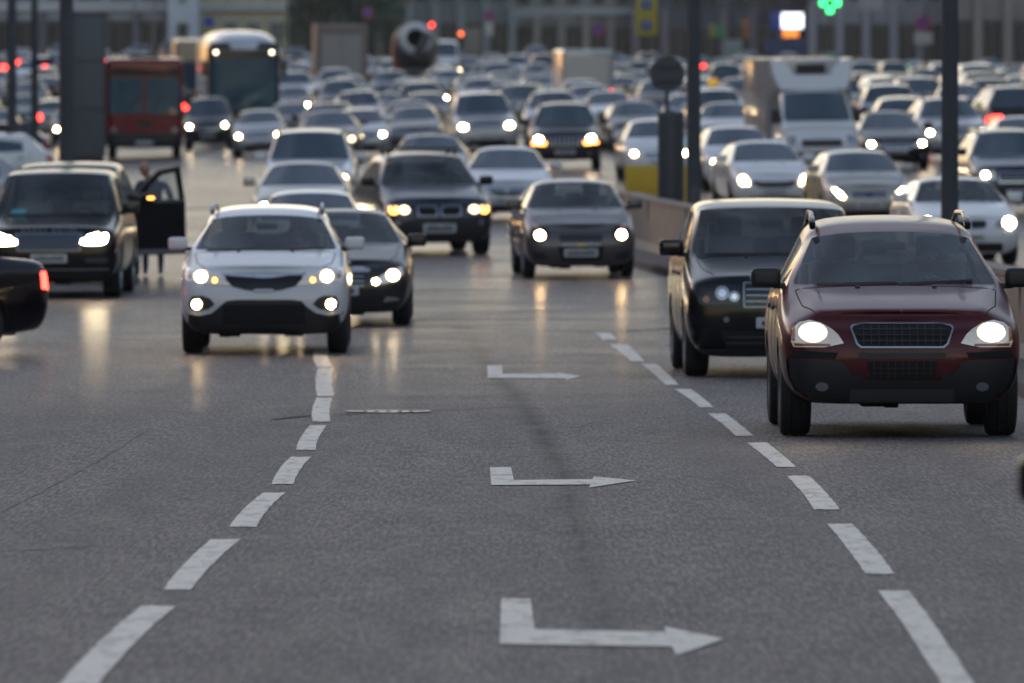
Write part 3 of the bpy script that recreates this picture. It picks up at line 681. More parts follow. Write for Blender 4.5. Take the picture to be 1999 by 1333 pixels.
# dark saloon behind the white SUV
q = SPEC['darksed'] = base('saloon_car', 1.82, 4.8, 1.475, .18, .83, 1.0, 1.2, 2.05, 3.4, 4.05, 1.06, .58, .33, .92, 3.7, (2.35,), near=1, fall=.08, mz=1.06)
q['front'] = [
 ('headlight', 'lamp', [(.40, .55), (.50, .62), (.64, .71), (.80, .76), (.82, .66), (.72, .57), (.52, .535)], 1, {'off': .014, 'kids': [('bulb', 'bulb', el(.69, .65, .07, .062)), ('bulb', 'bulb', el(.475, .572, .04, .035))]}),
 ('grille', M_GLOSS, [(-.38, .72), (-.30, .46), (.30, .46), (.38, .72)], 0, {'off': .010, 'kids': [('slat', M_SILVER, line(-.33, z, .33, z, .016)) for z in (.52, .58, .64)]}),
 ('grille_trim', M_CHROME, [(-.41, .73), (-.39, .69), (.39, .69), (.41, .73), (.30, .76), (-.30, .76)], 0, {'off': .02}),
 ('lower_grille', M_PLAS, rr(-.55, .55, .22, .36, .04), 0, {'off': .01}),
 ('fog_lamp', M_CHROME, [(.56, .31), (.60, .38), (.76, .37), (.78, .33)], 1, {'off': .016}),
 plate_f(0, .40, .51),
] + side_bits(q)
# silver-white saloon with winged grille
q = SPEC['silversed'] = base('saloon_car', 1.84, 4.83, 1.49, .19, .82, 1.0, 1.2, 2.0, 3.3, 4.05, 1.06, .57, .33, .95, 3.69, (2.35,), near=0, fall=.08)
q['front'] = [
 ('headlight', 'lamp', [(.50, .62), (.62, .60), (.86, .68), (.87, .76), (.70, .74), (.55, .69)], 1, {'off': .012, 'kids': [('bulb', M_LENS, el(.70, .67, .05))]}),
 ('grille', M_GLOSS, [(-.36, .69), (-.30, .56), (-.15, .53), (.15, .53), (.30, .56), (.36, .69)], 0, {'off': .012, 'kids': [('slat', M_CHROME, line(-.34, .645, .34, .645, .03)), ('slat', M_CHROME, [(-.07, .645), (0, .70), (.07, .645), (0, .59)])]}),
 ('lower_grille', M_PLAS, rr(-.62, .62, .22, .34, .04), 0, {'off': .01}),
 plate_f(0, .38, .49)] + side_bits(q)
# black off-roader with slotted grille
q = SPEC['slotted'] = base('off_road_car', 1.86, 4.65, 1.74, .27, 1.0, 1.14, 1.3, 1.9, 3.95, 4.45, 1.14, .62, .37, .9, 3.6, (2.35, 3.2), sq=1, rails=.04, suvtail=1, hoodc=.5)
q['front'] = [
 ('headlight', 'lamp', rr(.50, .84, .74, .88, .04), 1, {'off': .012, 'kids': [('bulb', 'bulb', el(.67, .815, .095, .07))]}),
 ('indicator', M_AMBERL, [(.46, .74), (.50, .66), (.84, .68), (.86, .74)], 1, {'off': .014}),
 ('grille', M_SILVER, rr(-.43, .43, .64, .88, .03), 0, {'off': .008, 'kids': [('slat', M_ARCH, rr(-.395 + .115 * k, -.325 + .115 * k, .66, .865, .02, 2)) for k in range(7)]}),
 ('bumper', M_PLAS, rr(-.86, .86, .30, .58, .05), 0, {'off': .015}), plate_f(0, .42, .54), ('fog_lamp', M_LENS, el(.62, .42, .045), 1, {'off': .02})] + side_bits(q)
# tall silver off-roader
q = SPEC['tall'] = base('off_road_car', 1.875, 4.9, 1.87, .27, 1.08, 1.22, 1.25, 1.85, 4.2, 4.7, 1.2, .66, .385, .9, 3.68, (2.35, 3.3), sq=1, rails=.04, suvtail=1, clad=2)
q['front'] = [
 ('headlight', 'lamp', rr(.50, .88, .80, 1.0, .05), 1, {'off': .012, 'kids': [('bulb', 'bulb', el(.66, .89, .11, .075))]}),
 ('grille', M_GLOSS, rr(-.40, .40, .76, .98, .04), 0, {'off': .01, 'kids': [('slat', M_CHROME, line(-.38, z, .38, z, .03)) for z in (.82, .90)]}),
 ('lower_grille', M_ARCH, rr(-.55, .55, .34, .50, .04), 0, {'off': .01}), plate_f(0, .54, .65), ('fog_lamp', M_LENS, el(.72, .45, .05), 1, {'off': .02})] + side_bits(q)
# white saloon with a smiling dark grille
q = SPEC['smile'] = base('saloon_car', 1.70, 4.37, 1.47, .19, .80, 1.0, 1.0, 1.78, 3.1, 3.75, 1.05, .575, .31, .83, 3.4, (2.1,), fall=.07, near=0)
q['front'] = [
 ('headlight', 'lamp', [(.50, .56), (.62, .56), (.70, .62), (.78, .74), (.72, .79), (.60, .73)], 1, {'off': .012, 'kids': [('bulb', 'bulb', el(.645, .66, .085, .09)), ('side_light', 'bulb', el(.56, .595, .03))]}),
 ('grille', M_GLOSS, [(-.46, .60), (-.42, .66), (-.3, .63), (.3, .63), (.42, .66), (.46, .60), (.36, .52), (.2, .49), (-.2, .49), (-.36, .52)], 0, {'off': .012}),
 ('lower_grille', M_PLAS, rr(-.55, .55, .22, .32, .04), 0, {'off': .01}), plate_f(0, .36, .46)] + side_bits(q)
# small champagne hatchback
q = SPEC['small'] = base('hatchback_car', 1.71, 4.0, 1.49, .19, .84, 1.03, .92, 1.62, 3.3, 3.78, 1.02, .575, .31, .8, 3.3, (2.05,), fall=.06)
q['front'] = [
 ('headlight', 'lamp', [(.44, .58), (.54, .56), (.66, .66), (.76, .80), (.70, .82), (.56, .74)], 1, {'off': .012, 'kids': [('bulb', 'bulb', [(.47, .59), (.54, .575), (.63, .66), (.70, .76), (.64, .76), (.54, .68)])]}),
 ('grille', M_SILVER, rr(-.36, .36, .56, .70, .05), 0, {'off': .012, 'kids': [('slat', M_GLOSS, line(-.33, z, .33, z, .02)) for z in (.60, .64, .68)] + [('badge', mat('blue_badge', (.02, .05, .25), .3), el(0, .64, .07, .035))]}),
 ('lower_grille', M_PLAS, rr(-.55, .55, .22, .34, .04), 0, {'off': .01}), plate_f(0, .38, .49)] + side_bits(q)
# white twin-grille hatchback
q = SPEC['twinhatch'] = base('hatchback_car', 1.75, 4.24, 1.42, .18, .79, .97, 1.15, 1.85, 3.4, 3.95, 1.0, .585, .32, .8, 3.46, (2.2,), fall=.06, near=1)
_k2 = [(.03, .62), (.035, .70), (.06, .72), (.26, .72), (.28, .69), (.26, .63), (.23, .61), (.05, .60)]
q['front'] = [
 ('headlight', M_HOUS, [(.42, .63), (.45, .72), (.60, .77), (.82, .79), (.82, .68), (.74, .60), (.5, .59)], 1, {'off': .012, 'kids': [('bulb', 'bulb', el(.66, .685, .10, .09))]}),
 ('grille', M_GLOSS, _k2, 1, {'off': .012}),
 ('grille_surround', M_SILVER, [(x + (.012 if x > .15 else -.012), z + (.01 if z > .66 else -.01)) for x, z in _k2], 1, {'off': .018, 'hole': _k2}),
 ('lower_grille', M_PLAS, rr(-.55, .55, .22, .36, .04), 0, {'off': .01}), plate_f(0, .40, .51)] + side_bits(q)

for k in ('red', 'whitesuv', 'boxy', 'luxury', 'twin', 'grey', 'darksed', 'smile', 'small'): SPEC[k]['front'] += seams(SPEC[k])
# ------------------------------------------------------------------ setting
def asphalt():
    m = bpy.data.materials.new('asphalt'); m.use_nodes = True; t = m.node_tree; b = t.nodes['Principled BSDF']; N = t.nodes.new; Lk = t.links.new
    tc = N('ShaderNodeTexCoord')
    def noise(scale, det=5, vec=None, rough=.6):
        n = N('ShaderNodeTexNoise'); n.inputs['Scale'].default_value = scale; n.inputs['Detail'].default_value = det; n.inputs['Roughness'].default_value = rough
        Lk(vec or tc.outputs['Object'], n.inputs['Vector']); return n
    mp = N('ShaderNodeMapping'); mp.inputs['Scale'].default_value = (1, .16, 1); Lk(tc.outputs['Object'], mp.inputs[0])
    big = noise(.55, 5, mp.outputs[0]); mid = noise(3.0, 6, mp.outputs[0], .7); mg = N('ShaderNodeMapping'); mg.inputs['Scale'].default_value = (1, .22, 1); Lk(tc.outputs['Object'], mg.inputs[0]); fine = noise(30, 5, mg.outputs[0], .85); mh = N('ShaderNodeMapping'); mh.inputs['Scale'].default_value = (1, .055, 1); Lk(tc.outputs['Object'], mh.inputs[0]); grit = noise(36, 5, mh.outputs[0], .9)
    vo = N('ShaderNodeTexVoronoi'); vo.inputs['Scale'].default_value = 34; Lk(mg.outputs[0], vo.inputs['Vector'])
    def mixc(f, a, c, bl='MIX'):
        x = N('ShaderNodeMix'); x.data_type = 'RGBA'; x.blend_type = bl
        for s, v in ((0, f), (6, a), (7, c)):
            if hasattr(v, 'links'): Lk(v, x.inputs[s])
            else: x.inputs[s].default_value = v
        return x.outputs[2]
    def mr(v, a, b_, c, d):
        x = N('ShaderNodeMapRange'); x.inputs[1].default_value = a; x.inputs[2].default_value = b_; x.inputs[3].default_value = c; x.inputs[4].default_value = d; Lk(v, x.inputs[0]); return x.outputs[0]
    c1 = mixc(mr(big.outputs[0], .32, .68, 0, 1), (.116, .099, .100, 1), (.148, .128, .126, 1))
    c2 = mixc(mr(mid.outputs[0], .3, .7, .0, .55), c1, (.130, .112, .112, 1))
    c2 = mixc(mr(grit.outputs[0], .505, .57, 0, 1), c2, (.36, .305, .285, 1)); c2 = mixc(mr(grit.outputs[0], .495, .43, 0, 1), c2, (.026, .023, .024, 1))
    mt = N('ShaderNodeMapping'); mt.inputs['Scale'].default_value = (1, .02, 1); Lk(tc.outputs['Object'], mt.inputs[0]); trk = noise(1.3, 3, mt.outputs[0]); c2 = mixc(mr(trk.outputs[0], .4, .62, 0, .45), c2, (.052, .049, .054, 1))
    c2 = mixc(mr(big.outputs[0], .45, .7, 0, .35), c2, (.150, .132, .118, 1))
    c3 = mixc(mr(fine.outputs[0], .35, .72, 0, .85), c2, (.165, .145, .135, 1))
    c4 = mixc(mr(fine.outputs[0], .48, .28, 0, .8), c3, (.022, .022, .024, 1))
    vc = N('ShaderNodeSeparateColor'); Lk(vo.outputs['Color'], vc.inputs[0])
    st = N('ShaderNodeMath'); st.operation = 'GREATER_THAN'; st.inputs[1].default_value = .975; Lk(vc.outputs[0], st.inputs[0])
    ds = N('ShaderNodeMath'); ds.operation = 'LESS_THAN'; ds.inputs[1].default_value = .30; Lk(vo.outputs['Distance'], ds.inputs[0])
    mm = N('ShaderNodeMath'); mm.operation = 'MULTIPLY'; Lk(st.outputs[0], mm.inputs[0]); Lk(ds.outputs[0], mm.inputs[1])
    c5 = mixc(mm.outputs[0], c4, (.42, .38, .33, 1))
    # long broken seam wandering down the middle lane
    SEAM = [hit(*p) for p in ((925, 672), (960, 722), (1005, 770), (1040, 820), (1075, 880), (1100, 930), (1120, 1010), (1145, 1100), (1172, 1170), (1190, 1250), (1215, 1300), (1240, 1350))][::-1]
    sq2 = N('ShaderNodeSeparateXYZ'); Lk(tc.outputs['Object'], sq2.inputs[0]); y0_, y1_ = SEAM[0][1], SEAM[-1][1]
    fc = N('ShaderNodeFloatCurve'); cv_ = fc.mapping.curves[0]; fc.mapping.clip_min_x = 0; fc.mapping.clip_max_x = 1
    pts_ = [((p[1] - y0_) / (y1_ - y0_), (p[0] + 2) / 4) for p in SEAM]; cv_.points[0].location = pts_[0]; cv_.points[1].location = pts_[-1]
    for p in pts_[1:-1]: cv_.points.new(*p)
    fc.mapping.update(); Lk(mr(sq2.outputs[1], y0_, y1_, 0, 1), fc.inputs['Value'])
    def M(op, a, b_=None):
        x = N('ShaderNodeMath'); x.operation = op
        for k_, v in ((0, a), (1, b_)):
            if v is None: continue
            if hasattr(v, 'links'): Lk(v, x.inputs[k_])
            else: x.inputs[k_].default_value = v
        return x.outputs[0]
    wb = noise(1.1, 4, None, .7); cx_ = M('SUBTRACT', M('MULTIPLY', fc.outputs[0], 4), 2); dx_ = M('ABSOLUTE', M('SUBTRACT', M('SUBTRACT', sq2.outputs[0], cx_), M('MULTIPLY', M('SUBTRACT', wb.outputs[0], .5), .16)))
    ends_ = M('MULTIPLY', mr(sq2.outputs[1], y0_ - 1, y0_ + 1, 0, 1), mr(sq2.outputs[1], y1_, y1_ + 8, 1, 0))
    br_ = noise(.9, 6, None, .75)
    soft = M('MULTIPLY', M('MULTIPLY', mr(dx_, .0, .16, 1, 0), mr(br_.outputs[0], .34, .54, .25, 1)), mr(sq2.outputs[1], 48, 62, .5, 1))
    core = M('MULTIPLY', mr(dx_, .008, .036, 1, 0), mr(br_.outputs[0], .44, .54, 0, 1))
    c5 = mixc(M('MULTIPLY', M('MAXIMUM', soft, core), ends_), c5, (.030, .028, .031, 1)); Lk(c5, b.inputs['Base Color'])
    Lk(mr(mid.outputs[0], .3, .7, .58, .72), b.inputs['Roughness']); b.inputs['Specular IOR Level'].default_value = .2; b.inputs['Coat Roughness'].default_value = .20
    mb = N('ShaderNodeMapping'); mb.inputs['Scale'].default_value = (.25, .55, 1); Lk(tc.outputs['Object'], mb.inputs[0]); bnd = noise(1.0, 5, mb.outputs[0], .7)
    sy = N('ShaderNodeSeparateXYZ'); Lk(tc.outputs['Object'], sy.inputs[0]); pm_ = N('ShaderNodeMath'); pm_.operation = 'MULTIPLY'; Lk(mr(sy.outputs[1], 72, 150, .0, .42), pm_.inputs[0]); Lk(mr(bnd.outputs[0], .36, .64, .45, 1.35), pm_.inputs[1]); Lk(pm_.outputs[0], b.inputs['Coat Weight'])   # older, polished surfacing beyond the joint
    bu = N('ShaderNodeBump'); bu.inputs['Strength'].default_value = .55; bu.inputs['Distance'].default_value = .012; Lk(fine.outputs[0], bu.inputs['Height']); Lk(bu.outputs[0], b.inputs['Normal'])
    return m
M_ROAD = asphalt()
def sheet(name, xs, ys, m, dz=0., kind='structure'):
    vs = [(x, y, gz(x, y) + dz) for y in ys for x in xs]; nx = len(xs)
    fs = [(j * nx + i, j * nx + i + 1, (j + 1) * nx + i + 1, (j + 1) * nx + i) for j in range(len(ys) - 1) for i in range(nx - 1)]
    me = bpy.data.meshes.new(name); me.from_pydata(vs, [], fs); me.materials.append(m)
    for p in me.polygons: p.use_smooth = True
    return tag(link(name, me), kind=kind)
sheet('ground', [-1500, -400, -120, -60] + list(range(-40, 41, 5)) + [60, 120, 400, 1500], [-400, -100, 0] + list(range(30, 660, 6)) + [800, 1200, 2500, 4500], mat('dirt', (.09, .085, .08), .9, noise=.3, nscale=.5), -.22)
sheet('road', [x * 1.0 for x in range(-34, 35)], [-60 + 3 * k for k in range(0, 232)], M_ROAD)
sheet('pavement', [-60, -50, -42, -34], [300 + 6 * k for k in range(0, 60)], mat('paving', (.17, .165, .16), .8, noise=.25, nscale=2), .12)
sheet('pavement', [34, 42, 50, 60], [300 + 6 * k for k in range(0, 60)], MATS['paving'], .12)
sheet('pavement', [-60, -40] + list(range(-32, 35, 4)) + [44, 60], [596, 602, 610, 620, 634, 650], MATS['paving'], .13)

def linepaint():
    m = bpy.data.materials.new('road_paint'); m.use_nodes = True; t = m.node_tree; b = t.nodes['Principled BSDF']; N = t.nodes.new; Lk = t.links.new
    tc = N('ShaderNodeTexCoord'); mp = N('ShaderNodeMapping'); mp.inputs['Scale'].default_value = (1.5, .35, 1); Lk(tc.outputs['Object'], mp.inputs[0])
    n = N('ShaderNodeTexNoise'); n.inputs['Scale'].default_value = 5; n.inputs['Detail'].default_value = 9; n.inputs['Roughness'].default_value = .7; Lk(mp.outputs[0], n.inputs['Vector'])
    n2 = N('ShaderNodeTexNoise'); n2.inputs['Scale'].default_value = 60; n2.inputs['Detail'].default_value = 3; Lk(tc.outputs['Object'], n2.inputs['Vector'])
    cr = N('ShaderNodeValToRGB'); cr.color_ramp.elements[0].position = .345; cr.color_ramp.elements[0].color = (.16, .155, .15, 1)
    cr.color_ramp.elements[1].position = .55; cr.color_ramp.elements[1].color = (.64, .60, .54, 1)
    ad = N('ShaderNodeMath'); ad.operation = 'MULTIPLY_ADD'; ad.inputs[1].default_value = .22; Lk(n2.outputs[0], ad.inputs[0]); Lk(n.outputs[0], ad.inputs[2]); 
    su = N('ShaderNodeMath'); su.operation = 'SUBTRACT'; su.inputs[1].default_value = .07; Lk(ad.outputs[0], su.inputs[0]); Lk(su.outputs[0], cr.inputs[0])
    Lk(cr.outputs[0], b.inputs['Base Color']); b.inputs['Roughness'].default_value = .5
    bu = N('ShaderNodeBump'); bu.inputs['Strength'].default_value = .3; bu.inputs['Distance'].default_value = .003; Lk(n2.outputs[0], bu.inputs['Height']); Lk(bu.outputs[0], b.inputs['Normal'])
    return m
M_LINE = linepaint()
def decal(bm, pts, dz=.005, step=.5):
    """flat marking: outline of world (x, y) points cut finely so that it follows the road"""
    vs = [bm.verts.new((p[0], p[1], 0)) for p in pts]; f = bm.faces.new(vs)
    b2 = None
    ys = [p[1] for p in pts]; y = math.floor(min(ys) / step) * step + step
    geom = [f]
    while y < max(ys):
        g = set(geom); es = {e for q in g for e in q.edges}; v_ = {v for q in g for v in q.verts}
        r = bmesh.ops.bisect_plane(bm, geom=list(v_) + list(es) + list(g), plane_co=(0, y, 0), plane_no=(0, 1, 0))
        geom = [q for q in r['geom'] if isinstance(q, bmesh.types.BMFace) and q.is_valid]; y += step
    for q in geom:
        for v in q.verts: v.co.z = gz(v.co.x, v.co.y) + dz
LR = [(1715, 1775, 1155, 1842, 1906, 1345), (1614, 1664, 1024, 1690, 1747, 1122), (1536, 1580, 930, 1590, 1640, 996), (1457, 1497, 865, 1516, 1554, 913), (1382, 1416, 808, 1437, 1471, 852),
      (1316, 1349, 760, 1367, 1393, 796), (1252, 1282, 711, 1300, 1325, 752), (1190, 1225, 673, 1232, 1258, 706), (1160, 1190, 650, 1176, 1204, 664)]
LL = [(275, 343, 1185, 112, 190, 1341), (412, 470, 1054, 318, 373, 1153), (513, 557, 963, 447, 500, 1030), (567, 607, 893, 530, 573, 946), (605, 638, 831, 578, 616, 879), (618, 650, 777, 610, 645, 824), (620, 651, 719, 619, 652, 774), (612, 640, 686, 619, 650, 717)]
# continue both lines back behind the camera at the same rhythm
for nm, D in (('lane_line', LR), ('lane_line', LL)):
    bm = bmesh.new()
    for a, b, y0, c, d, y1 in D:
        n = 5; P = []
        tl, tr_, bl, br = hit(a, y0), hit(b, y0), hit(c, y1), hit(d, y1)
        # a slight bow: the line bends along each stroke
        bow = -.02 if D is LL else .01
        rj = random.Random(int(y0)); pl = []
        def side(p, q, m, jx, jy, bw): return [(p[0] + (q[0] - p[0]) * k / m + (bw * 4 * (k / m) * (1 - k / m)) + rj.uniform(-jx, jx), p[1] + (q[1] - p[1]) * k / m + rj.uniform(-jy, jy)) for k in range(m)]
        pl = side(tl, bl, 26, .004, 0, bow) + side(bl, br, 7, 0, .05, 0) + side(br, tr_, 26, .004, 0, bow) + side(tr_, tl, 7, 0, .05, 0)
        decal(bm, pl)
    tl = hit(D[0][3], D[0][5]); t2 = hit(D[0][0], D[0][2]); dx, dy = tl[0] - t2[0], tl[1] - t2[1]
    for k in range(1, 5):
        x0, y0 = t2[0] + dx * 1.33 * k, t2[1] + dy * 1.33 * k
        decal(bm, [(x0, y0), (x0 + dx, y0 + dy), (x0 + dx + .15, y0 + dy), (x0 + .15, y0)])
    tag(link(nm, bm_mesh(bm, nm, M_LINE)), kind='structure')
A = [[(978.3, 1170.6), (1036, 1171.8), (1044, 1231), (1300, 1236.6), (1297, 1225.6), (1415, 1249.8), (1320, 1282.8), (1312.5, 1265), (975.5, 1259.7)],
     [(956.3, 913.4), (997.5, 913.4), (1003, 938.6), (1157, 937), (1159.7, 931.5), (1242, 939.7), (1149.8, 953.5), (1153, 947.4), (959, 948.5)],
     [(950.8, 714.3), (980, 714.3), (981, 730.8), (1091, 729.7), (1087, 728), (1135, 735.2), (1103, 743), (1105, 739.6), (952, 738.5)]]
for P in A:
    bm = bmesh.new(); pts = [hit(*p) for p in P]
    decal(bm, pts, .006, .25)
    bmesh.ops.triangulate(bm, faces=bm.faces)
    tag(link('turn_arrow', bm_mesh(bm, 'turn_arrow', M_LINE)), kind='structure')
# tar seams and cracks
M_TAR = mat('tar_seam', (.048, .045, .048), .9, spec=.1, noise=.4, nscale=8)
M_PATCH = mat('worn_asphalt', (.090, .084, .088), .85, spec=.15, noise=.35, nscale=12)
def ribbon(name, px, wd, m, jag=.3, seed=1):
    rnd = random.Random(seed); W_ = [hit(*p) for p in px]; L_ = []; bm = bmesh.new()
    for (a, b) in zip(W_, W_[1:]):
        n = max(2, int(math.hypot(b[0] - a[0], b[1] - a[1]) / .25))
        for k in range(n): L_.append((a[0] + (b[0] - a[0]) * k / n, a[1] + (b[1] - a[1]) * k / n))
    L_.append(W_[-1]); pr = None; wob = 0.; ww = wd
    for k, (x, y) in enumerate(L_):
        wob = wob * .8 + rnd.uniform(-1, 1) * wd * jag; ww = (wd * rnd.uniform(.35, 1.2)) if m is not M_PATCH else ww * .85 + .15 * wd * rnd.uniform(.2, 1.5)
        a = L_[max(0, k - 1)]; b = L_[min(len(L_) - 1, k + 1)]; d = Vector((b[0] - a[0], b[1] - a[1])).normalized(); nx, ny = -d.y, d.x
        x += nx * wob; y += ny * wob
        c = [bm.verts.new((x + nx * s * ww / 2, y + ny * s * ww / 2, gz(x, y) + (.0035 if m is M_PATCH else .0045))) for s in (-1, 1)]
        if pr: bm.faces.new((pr[0], pr[1], c[1], c[0]))
        pr = c
    tag(link(name, bm_mesh(bm, name, m)), kind='structure')
ribbon('road_seam', [(530, 820), (600, 812), (690, 809)], .10, M_TAR, .2, 7)
ribbon('road_seam', [(830, 803), (900, 800), (1000, 795)], .05, M_TAR, .2, 8)
ribbon('road_seam', [(880, 640), (1200, 648), (1320, 640)], .10, M_TAR, .3, 9)
ribbon('road_seam', [(0, 1078), (60, 1076), (190, 1067)], .03, M_TAR, .5, 10)
ribbon('road_seam', [(750, 1050), (1100, 1042), (1500, 1032)], .022, M_TAR, .5, 13)
ribbon('road_seam', [(0, 1000), (120, 940), (200, 895), (290, 840)], .010, mat('scuff', (.19, .18, .17), .8), .9, 14)
# manhole
mx, my = hit(758, 805)
t = empty('manhole_cover', (mx, my, gz(mx, my))); tag(t, 'round iron manhole cover set in the lane beside the broken white line', 'manhole cover')
simple('frame', mat('manhole_rim', (.30, .29, .27), .35, .6), lambda b: lathe(b, [(.001, .37), (.014, .37), (.014, .32), (.001, .32)], 'z', 40), t)
simple('lid', mat('manhole_lid', (.16, .15, .14), .35, .7, noise=.4, nscale=20), lambda b: (lathe(b, [(.001, .315), (.010, .315), (.012, .20), (.010, .001)], 'z', 40), [box(b, (x * .1, y * .1, .012), (.035, .035, .008)) for x in (-2, -1, 0, 1, 2) for y in (-2, -1, 0, 1, 2) if x * x + y * y < 6]), t)

# ------------------------------------------------------------------ the near cars
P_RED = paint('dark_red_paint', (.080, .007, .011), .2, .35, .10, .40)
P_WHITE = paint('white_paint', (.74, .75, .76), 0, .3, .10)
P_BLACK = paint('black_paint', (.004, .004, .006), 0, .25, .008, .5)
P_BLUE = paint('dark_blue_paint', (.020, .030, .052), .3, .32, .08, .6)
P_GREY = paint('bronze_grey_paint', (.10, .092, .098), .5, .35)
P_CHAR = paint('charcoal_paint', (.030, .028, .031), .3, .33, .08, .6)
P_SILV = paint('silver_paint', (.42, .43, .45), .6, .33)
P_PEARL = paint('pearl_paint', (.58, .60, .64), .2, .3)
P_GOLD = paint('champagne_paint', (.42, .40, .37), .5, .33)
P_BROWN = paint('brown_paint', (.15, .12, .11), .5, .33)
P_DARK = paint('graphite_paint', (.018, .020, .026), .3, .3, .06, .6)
P_NAVY = paint('navy_paint', (.02, .03, .06), .4, .3)
def near(s): return FPX / s
def put(key, cx, s, *a, ry=None, **k):
    if ry:
        H = SPEC[key]['H']; best = None
        for i in range(-40, 41):
            s2 = s * (1 + i * .003); Y = FPX / s2; x = at(cx, Y)
            y = HOR + FPX / (Y + 2) * (CAMZ - gz(x, Y + 2) - H); e = abs(y - ry) / 6 + abs(i) * .04
            if best is None or e < best[0]: best = (e, s2, y)
        print(key, cx, s, '->', round(best[1], 1), 'roof', round(best[2]), 'want', ry)
        s = best[1]
    return car(key, a[0], a[1], a[2], at(cx, FPX / s), FPX / s, **k)
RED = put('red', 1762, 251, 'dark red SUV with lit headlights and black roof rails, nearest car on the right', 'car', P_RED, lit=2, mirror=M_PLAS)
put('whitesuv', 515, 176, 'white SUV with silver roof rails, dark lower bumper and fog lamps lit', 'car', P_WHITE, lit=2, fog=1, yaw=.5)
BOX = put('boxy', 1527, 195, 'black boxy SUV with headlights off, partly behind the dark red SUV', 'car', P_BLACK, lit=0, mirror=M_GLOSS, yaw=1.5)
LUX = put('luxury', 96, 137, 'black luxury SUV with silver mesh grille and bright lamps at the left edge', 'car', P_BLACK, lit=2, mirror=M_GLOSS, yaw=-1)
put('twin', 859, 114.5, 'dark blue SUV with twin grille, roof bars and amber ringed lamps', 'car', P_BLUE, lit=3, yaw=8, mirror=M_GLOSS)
put('grey', 1135, 128, 'bronze grey small saloon with round lit headlamps alone in the middle lane', 'car', P_GREY, lit=1, yaw=3.5)
put('darksed', 660, 142, 'charcoal saloon half hidden behind the white SUV with roof rails', 'car', P_CHAR, lit=2, ry=405)
put('silversed', 990, 88, 'pearl white saloon with headlights off between the blue SUV and the grey saloon', 'car', P_PEARL, lit=0, ry=285)
put('luxury', 117, 128, 'second black SUV close behind the black luxury SUV, its front door swung open', 'car', P_BLACK, lit=0, mirror=M_GLOSS, yaw=-1)
put('sedan_b', 840, 82, 'brownish saloon directly behind the dark blue SUV with roof bars', 'car', P_BROWN, lit=0, ry=260)
put('tall', 603, 98, 'white crossover in the left lane, its roof showing above two pale saloons', 'car', P_WHITE, lit=2)
put('sedan_b', 587, 110, 'pale gold saloon between the white crossover and the small white saloon, one lamp bright', 'car', P_GOLD, lit=2, ry=313)
put('hatch', 602, 124, 'small white saloon showing only its roof and windscreen above the white SUV', 'car', P_WHITE, lit=2, ry=368)
put('wagon', 708, 70, 'silver estate car left of the blue SUV, one lamp bright', 'car', P_SILV, lit=2, yaw=2, ry=210)
put('hatch', 506, 64, 'silver hatchback first in the left lane to the right of the dark crossover', 'car', P_SILV, lit=1, ry=213)
put('suv_c', 407, 56.6, 'dark grey crossover alone on open road right of the red trolleybus', 'car', P_DARK, lit=2)
put('sedan', 567, 57, 'dark blue-grey saloon behind the silver hatchback and below the coach', 'car', P_NAVY, lit=2)
put('hatch', 680, 54, 'white hatchback behind the silver estate car, bonnet showing over its roof', 'car', P_WHITE, lit=0, ry=152)
put('sedan', 748, 55, 'grey saloon with an amber light beside it, left of the black off-roader', 'car', P_GREY, lit=0, ry=180)
put('suv', 823, 60, 'black off-roader with one bright lamp, left of the tall silver off-roader', 'car', P_BLACK, lit=2, ry=158)
put('tall', 952, 73, 'tall silver off-roader with two bright lamps in the middle of the jam', 'car', P_SILV, lit=2, yaw=4, ry=178)
put('slotted', 1104, 78, 'black off-roader with slotted grille and amber glow under its lamps', 'car', P_DARK, lit=2, ry=198)
put('suv_b', 1082, 64, 'silver crossover directly behind the black off-roader with slotted grille', 'car', P_SILV, lit=0, ry=175)
put('sedan', 1190, 60, 'white saloon to the right of the black off-roader with slotted grille', 'car', P_WHITE, lit=0, ry=176)
put('sedan_b', 1253, 63, 'dark grey saloon left of the round sign seen from behind', 'car', P_CHAR, lit=0, yaw=4, ry=195)
put('hatch', 1290, 73, 'white hatchback partly hidden by the dark box under the round sign', 'car', P_WHITE, lit=1, yaw=3, ry=236)
put('hatch', 1450, 86, 'white hatchback with a bright lamp just right of the thin lamp post', 'car', P_WHITE, lit=2, yaw=4)
put('sedan_b', 1422, 66, 'silver saloon between the lamp post and the white box truck', 'car', P_SILV, lit=0, ry=198)
TAXI = put('sedan', 1418, 58, 'cream taxi with a yellow roof sign behind the silver saloon', 'car', P_GOLD, lit=0, yaw=8, ry=165)
put('smile', 1513, 92, 'white saloon with a curved dark grille and warm lamps, left of the champagne hatchback', 'car', P_WHITE, lit=1, yaw=6, ry=272)
put('small', 1698, 100, 'champagne hatchback with silver grille between two white saloons', 'car', P_GOLD, lit=1, yaw=5, ry=290)
put('twinhatch', 1893, 114, 'white hatchback with twin grille behind the dark red SUV', 'car', P_WHITE, lit=2, yaw=4, ry=343)
put('suv', 1990, 96, 'dark blue off-roader cut by the right edge behind the white twin-grille hatchback', 'car', P_NAVY, lit=2, yaw=3, ry=250)
put('suv_b', 1868, 78, 'silver crossover with bright lamps behind the thick right lamp post', 'car', P_SILV, lit=2, yaw=4, ry=188)
put('hatch', 1762, 74, 'dark blue hatchback seen from behind with a red tail lamp, right of the box truck', 'car', P_NAVY, lit=0, rear=True, tail=1, ry=186)
put('sedan', 1752, 84, 'black saloon with one bright lamp squeezed beside the box truck', 'car', P_BLACK, lit=2, yaw=4, ry=215)
put('hatch', 1735, 62, 'white hatchback seen from behind with a lit red lamp, beyond the box truck', 'car', P_WHITE, lit=0, rear=True, tail=1, yaw=6, ry=148)
